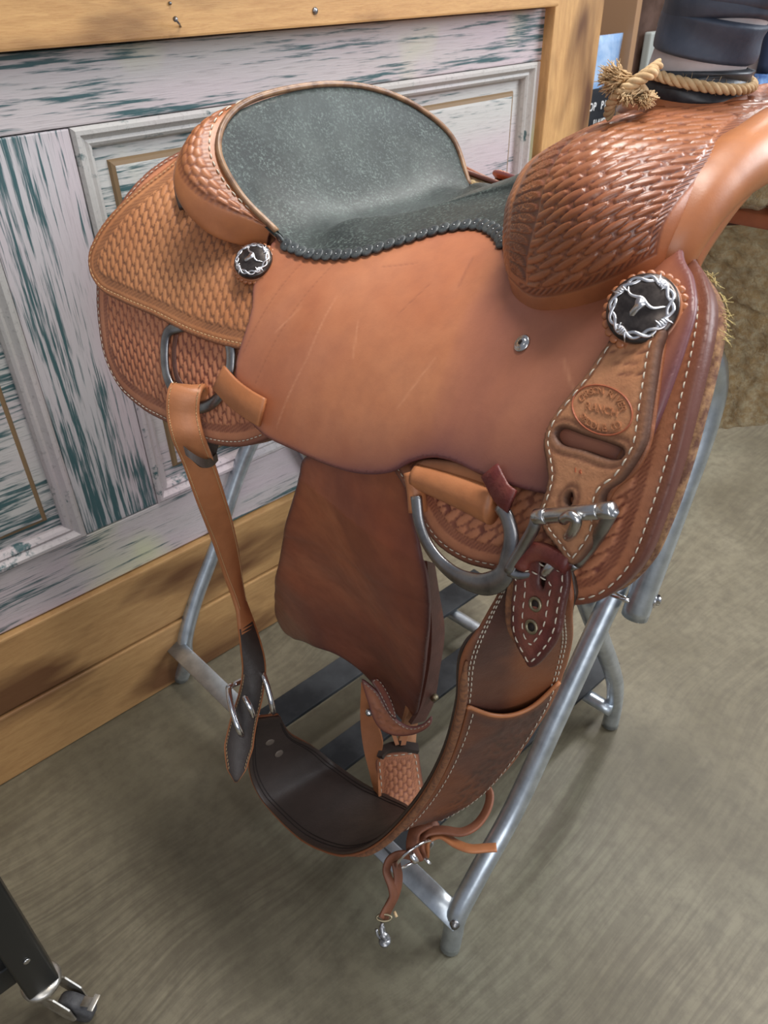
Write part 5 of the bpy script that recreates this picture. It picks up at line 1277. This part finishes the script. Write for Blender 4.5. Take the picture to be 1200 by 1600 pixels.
# ------------------------------------------------------------------ black cart leg with caster, bottom left
ca = thing('work_table', 'black steel table leg on a braked swivel caster standing near the camera', 'table', tuple(at_z((112, 1578), 0)))
Wc = at_z((112, 1572), .022)                # wheel centre
Lc = at_z((66, 1535), .078); Lc = Lc
b = MB(); b.box((Lc[0], Lc[1], .092+.34), (.0195, .0195, .34), None, .004); lg = b.build('leg', M['black_paint'], ca)
b = MB(); b.box((Lc[0]-.22, Lc[1]+.004, .145), (.205, .012, .02), None, .003); b.build('crossbar', M['black_paint'], ca)
b = MB(); b.box((Lc[0]-.31, Lc[1]+.05, .775), (.34, .10, .015), None, .004); b.build('table_top', M['black_paint'], ca)
p_ = at_y((42, 1502), Lc[1]-.0196); b = MB(); b.lathe(p_, (0, -1, 0), [(.0042, 0), (.0042, .0008), (.003, .0014)], 16); b.build('rivet', M['steel'], ca)
cst = MB(); cst.lathe((Lc[0], Lc[1], .088), (0, 0, -1), [(.012, -.003), (.022, 0), (.0245, .003), (.0245, .007), (.020, .010), (.021, .013), (.016, .016)], 32); cs = cst.build('caster', M['zinc'], ca)
dv = np.array([Wc[0]-Lc[0], Wc[1]-Lc[1], 0]); Ln = np.linalg.norm(dv); dv = dv/Ln if Ln > 0 else np.array([1, 0, 0]); sd = np.array([-dv[1], dv[0], 0])
if sd @ np.array([0, -1, 0]) < 0: sd = -sd
Wc = np.array([Lc[0], Lc[1], 0])+dv*.034+np.array([0, 0, .0255])
b = MB(); b.lathe(Wc-sd*.010, sd, [(.012, 0), (.0235, .0015), (.025, .005), (.025, .015), (.0235, .0185), (.012, .020)], 36); b.build('wheel', M['grey_rubber'], cs)
for s_ in (1, -1):
    b = MB(); q = [(-.020, .070), (.022, .072), (.040, .052), (.042, .026), (.036, .018), (.026, .020), (-.002, .050)]
    T_ = [np.array([Lc[0], Lc[1], 0])+dv*x+np.array([0, 0, z])+sd*s_*.0125 for x, z in q]; B_ = [p+sd*s_*.002 for p in T_]; n = len(q)
    b.add(T_+B_, [tuple(range(n)), tuple(range(2*n-1, n-1, -1))]+[(i, n+i, n+(i+1) % n, (i+1) % n) for i in range(n)]); b.build('fork', M['zinc'], cs, False)
b = MB(); q = Wc+dv*.014+np.array([0, 0, .030]); b.box(q+dv*.010, (.009, .006, .0012), (dv*.9+np.array([0, 0, .3]), sd, np.cross(dv, sd)), .001); b.box(q+dv*.020+np.array([0, 0, .004]), (.004, .010, .0012), (dv, sd, (0, 0, 1)), .001); b.build('brake_lever', M['zinc'], cs)

# ------------------------------------------------------------------ the shelving beyond the counter
BY = 1.75
M['bgwood'] = plain('dark_stained_wood', (.06, .032, .022), .45, 0, 12, (.11, .065, .05)); M['bgoak'] = plain('oak_edge', (.34, .20, .11), .5)
M['bggrey'] = plain('pinkish_grey_board', (.30, .245, .24), .6, 0, 15, (.36, .30, .30)); M['bluebag'] = plain('pale_blue_pouch', (.20, .33, .55), .3, 0, 18, (.36, .48, .66), .5, 30)
M['blackbag'] = plain('black_pouch', (.012, .013, .016), .35); M['greyframe'] = plain('grey_green_frame', (.36, .38, .36), .5); M['tanlabel'] = plain('tan_label', (.45, .32, .22), .6)
M['redink'] = plain('faded_red_ink', (.34, .13, .09), .6); M['white'] = plain('white_print', (.7, .7, .7), .5); M['denim'] = plain('blue_denim', (.045, .11, .30), .8, 0, 30, (.22, .38, .70)); M['navy'] = plain('navy_cloth', (.01, .018, .05), .8)
unit = thing('shelf_unit', 'dark wooden shelving with slatted back beyond the pine post', 'shelf', (2.7, BY+.2, .0))
def bgbox(name, x0, x1, y0, y1, z0, z1, mat, parent, bev=.003):
    b = MB(); b.box(((x0+x1)/2, (y0+y1)/2, (z0+z1)/2), ((x1-x0)/2, (y1-y0)/2, (z1-z0)/2), None, bev); return b.build(name, mat, parent, False)
def X(px, y=BY): return at_y(px, y)
xp0 = X((984, 60))[0]; xp1 = X((1040, 60))[0]
bgbox('shelf_board', 1.9, 3.05, BY-.15, BY+.45, X((950, 182))[2]-.16, X((950, 182))[2]-.13, M['bgwood'], unit)
bgbox('side_panel', xp0, xp0+.03, BY-.01, BY+.45, .0, 1.5, M['bgoak'], unit); bgbox('side_panel', xp0+.031, xp0+.24, BY+.02, BY+.45, 0, 1.5, M['bgwood'], unit)
bgbox('side_panel', xp0+.28, xp0+.30, BY+.0, BY+.45, 0, 1.5, M['bgoak'], unit)
yb = BY+.46
for i in range(34): bgbox('slat', 1.9+i*.10, 1.9+i*.10+.072, yb, yb+.015, 0, 1.5, M['bggrey'], unit)
bgbox('back_board', 1.9, 5.4, yb+.017, yb+.03, 0, 1.5, M['bgwood'], unit)
bgbox('top_rail', 1.9, xp0, BY+.30, BY+.34, X((960, 5), BY+.3)[2], X((960, 5), BY+.3)[2]+.09, M['bgoak'], unit)
def pouch(name, xa, xb, y, z0, z1, mat, lab, cat, grp=None, depth=.035):
    n, m = 12, 16; V = []
    for sgn in (-1, 1):
        for j in range(m):
            for i in range(n):
                s, t = i/(n-1), j/(m-1); bul = (math.sin(s*math.pi)**.6)*(1-t**3)*(.35+.65*math.sin(min(1, t*1.3+.15)*math.pi/2))
                V.append((xa+(xb-xa)*(s*(1-.06*math.sin(t*3))+.03*math.sin(t*3)), y+sgn*depth*bul+sgn*.0006+.003*math.sin(s*9+t*6)*(1-t), z0+(z1-z0)*t))
    Fc = []; q = n*m
    for j in range(m-1):
        for i in range(n-1):
            a = j*n+i; Fc.append((a, a+1, a+n+1, a+n)); Fc.append((q+a+n, q+a+n+1, q+a+1, q+a))
    lp_ = list(range(n))+[j*n+n-1 for j in range(1, m)]+[(m-1)*n+i for i in range(n-2, -1, -1)]+[j*n for j in range(m-2, 0, -1)]
    for i in range(len(lp_)): a, c = lp_[i], lp_[(i+1) % len(lp_)]; Fc.append((c, a, a+q, c+q))
    root = thing(name, lab, cat, ((xa+xb)/2, y, z0), grp); mesh_obj('bag', V, Fc, mat, root); return root
p0, p1 = X((928, 140)), X((978, 56)); pz = X((950, 138))
shz = X((950, 182))[2]-.13
pouch('coffee_pouch', X((918, 80))[0], X((979, 80))[0]-.006, BY+.02, shz, X((950, 54), BY+.02)[2], M['bluebag'], 'pale blue foil pouch on the shelf just beyond the pine post', 'bag')
bb = pouch('black_pouch', X((900, 160), BY-.07)[0], X((966, 160), BY-.07)[0], BY-.07, shz, X((945, 136), BY-.07)[2], M['blackbag'], 'black pouch with white lettering in front of the pale blue pouch', 'bag')
def wall_text(s, x, y, z, size, mat, parent, name='lettering'):
    mb = MB(); k = 0
    for i, ch in enumerate(s):
        if ch == ' ': continue
        V, F_ = glyph(ch); add_glyph(mb, lambda a, c, h: np.array([x+(i-(len(s)-1)/2)*size*.62+a*size*.85, y-max(h, 0)*3, z+c*size]), V, F_, .0004)
    return stuff(mb.build(name, mat, parent, False))
q = X((940, 170), BY-.112); wall_text('OP PLUS', q[0], q[1], q[2], .034, M['white'], bb); wall_text('FLAVOR', q[0], q[1], q[2]-.045, .022, M['white'], bb)
# framed card / tin beside it
fx0, fx1 = X((1001, 90))[0], X((1001, 90))[0]+.36; fz1 = X((1008, 50))[2]; fz0 = shz+.002
tn = thing('framed_card', 'grey framed card with tan label and red lettering left of the horn', 'sign', ((fx0+fx1)/2, BY-.02, fz0))
bgbox('frame', fx0, fx1, BY-.03, BY+.0, fz0, fz1, M['greyframe'], tn, .006); bgbox('label', fx0+.045, fx1-.03, BY-.033, BY-.0305, fz1-.20, fz1-.045, M['tanlabel'], tn, .0005)
wall_text('RIDE', fx0+.145, BY-.0335, fz1-.115, .062, M['redink'], tn); wall_text('SOUTH', fx0+.145, BY-.0335, fz1-.18, .05, M['redink'], tn)
bgbox('picture', fx0+.045, fx1-.03, BY-.033, BY-.0305, fz0+.03, fz1-.21, M['white'], tn, .0005)
# cabinet side and folded clothes at the far right
rx = X((1172, 120))[0]
bgbox('side_panel', rx-.35, rx-.02, BY+.02, BY+.40, 0, 1.4, M['bggrey'], unit); bgbox('side_panel', rx, rx+.13, BY-.02, BY+.40, 0, 1.4, M['bggrey'], unit)
b = MB(); 
def cloth(name, x0, x1, z0, z1, y, mat, lab, grp=None):
    n, m = 24, 14; V = []
    for sgn in (0, 1):
        for j in range(m):
            for i in range(n): s, t = i/(n-1), j/(m-1); V.append((x0+(x1-x0)*s, y+sgn*.05+.008*math.sin(s*25+t*3)*(.4+t)-.0*sgn, z0+(z1-z0)*t))
    q = n*m; Fc = []
    for j in range(m-1):
        for i in range(n-1): a = j*n+i; Fc.append((a, a+1, a+n+1, a+n)); Fc.append((q+a+n, q+a+n+1, q+a+1, q+a))
    lp_ = list(range(n))+[j*n+n-1 for j in range(1, m)]+[(m-1)*n+i for i in range(n-2, -1, -1)]+[j*n for j in range(m-2, 0, -1)]
    for i in range(len(lp_)): a, c = lp_[i], lp_[(i+1) % len(lp_)]; Fc.append((c, a, a+q, c+q))
    o = mesh_obj(name, V, Fc, mat); tag(o, lab, 'clothing', grp); return o
q1, q2 = X((1196, 135), BY-.1), X((1196, 105), BY-.1)
cloth('denim_jeans', q1[0]-.06, q1[0]+.9, 0.002, q1[2]+.05, BY-.12, M['denim'], 'bright blue denim hanging at the far right behind the horn')
cloth('navy_shirt', q2[0]-.01, q2[0]+.9, q1[2]+.055, q2[2]+.35, BY-.12, M['navy'], 'dark navy cloth above the blue denim at the far right')
rw = MB(); rw.box((8.9, 1.0, 1.5), (.05, 4.2, 1.5)); structure(rw.build('wall_right', M['bggrey'], None, False))
bw = MB(); bw.box((3.3, 3.2, 1.5), (5.55, .05, 1.5)); structure(bw.build('wall_far', M['bggrey'], None, False))
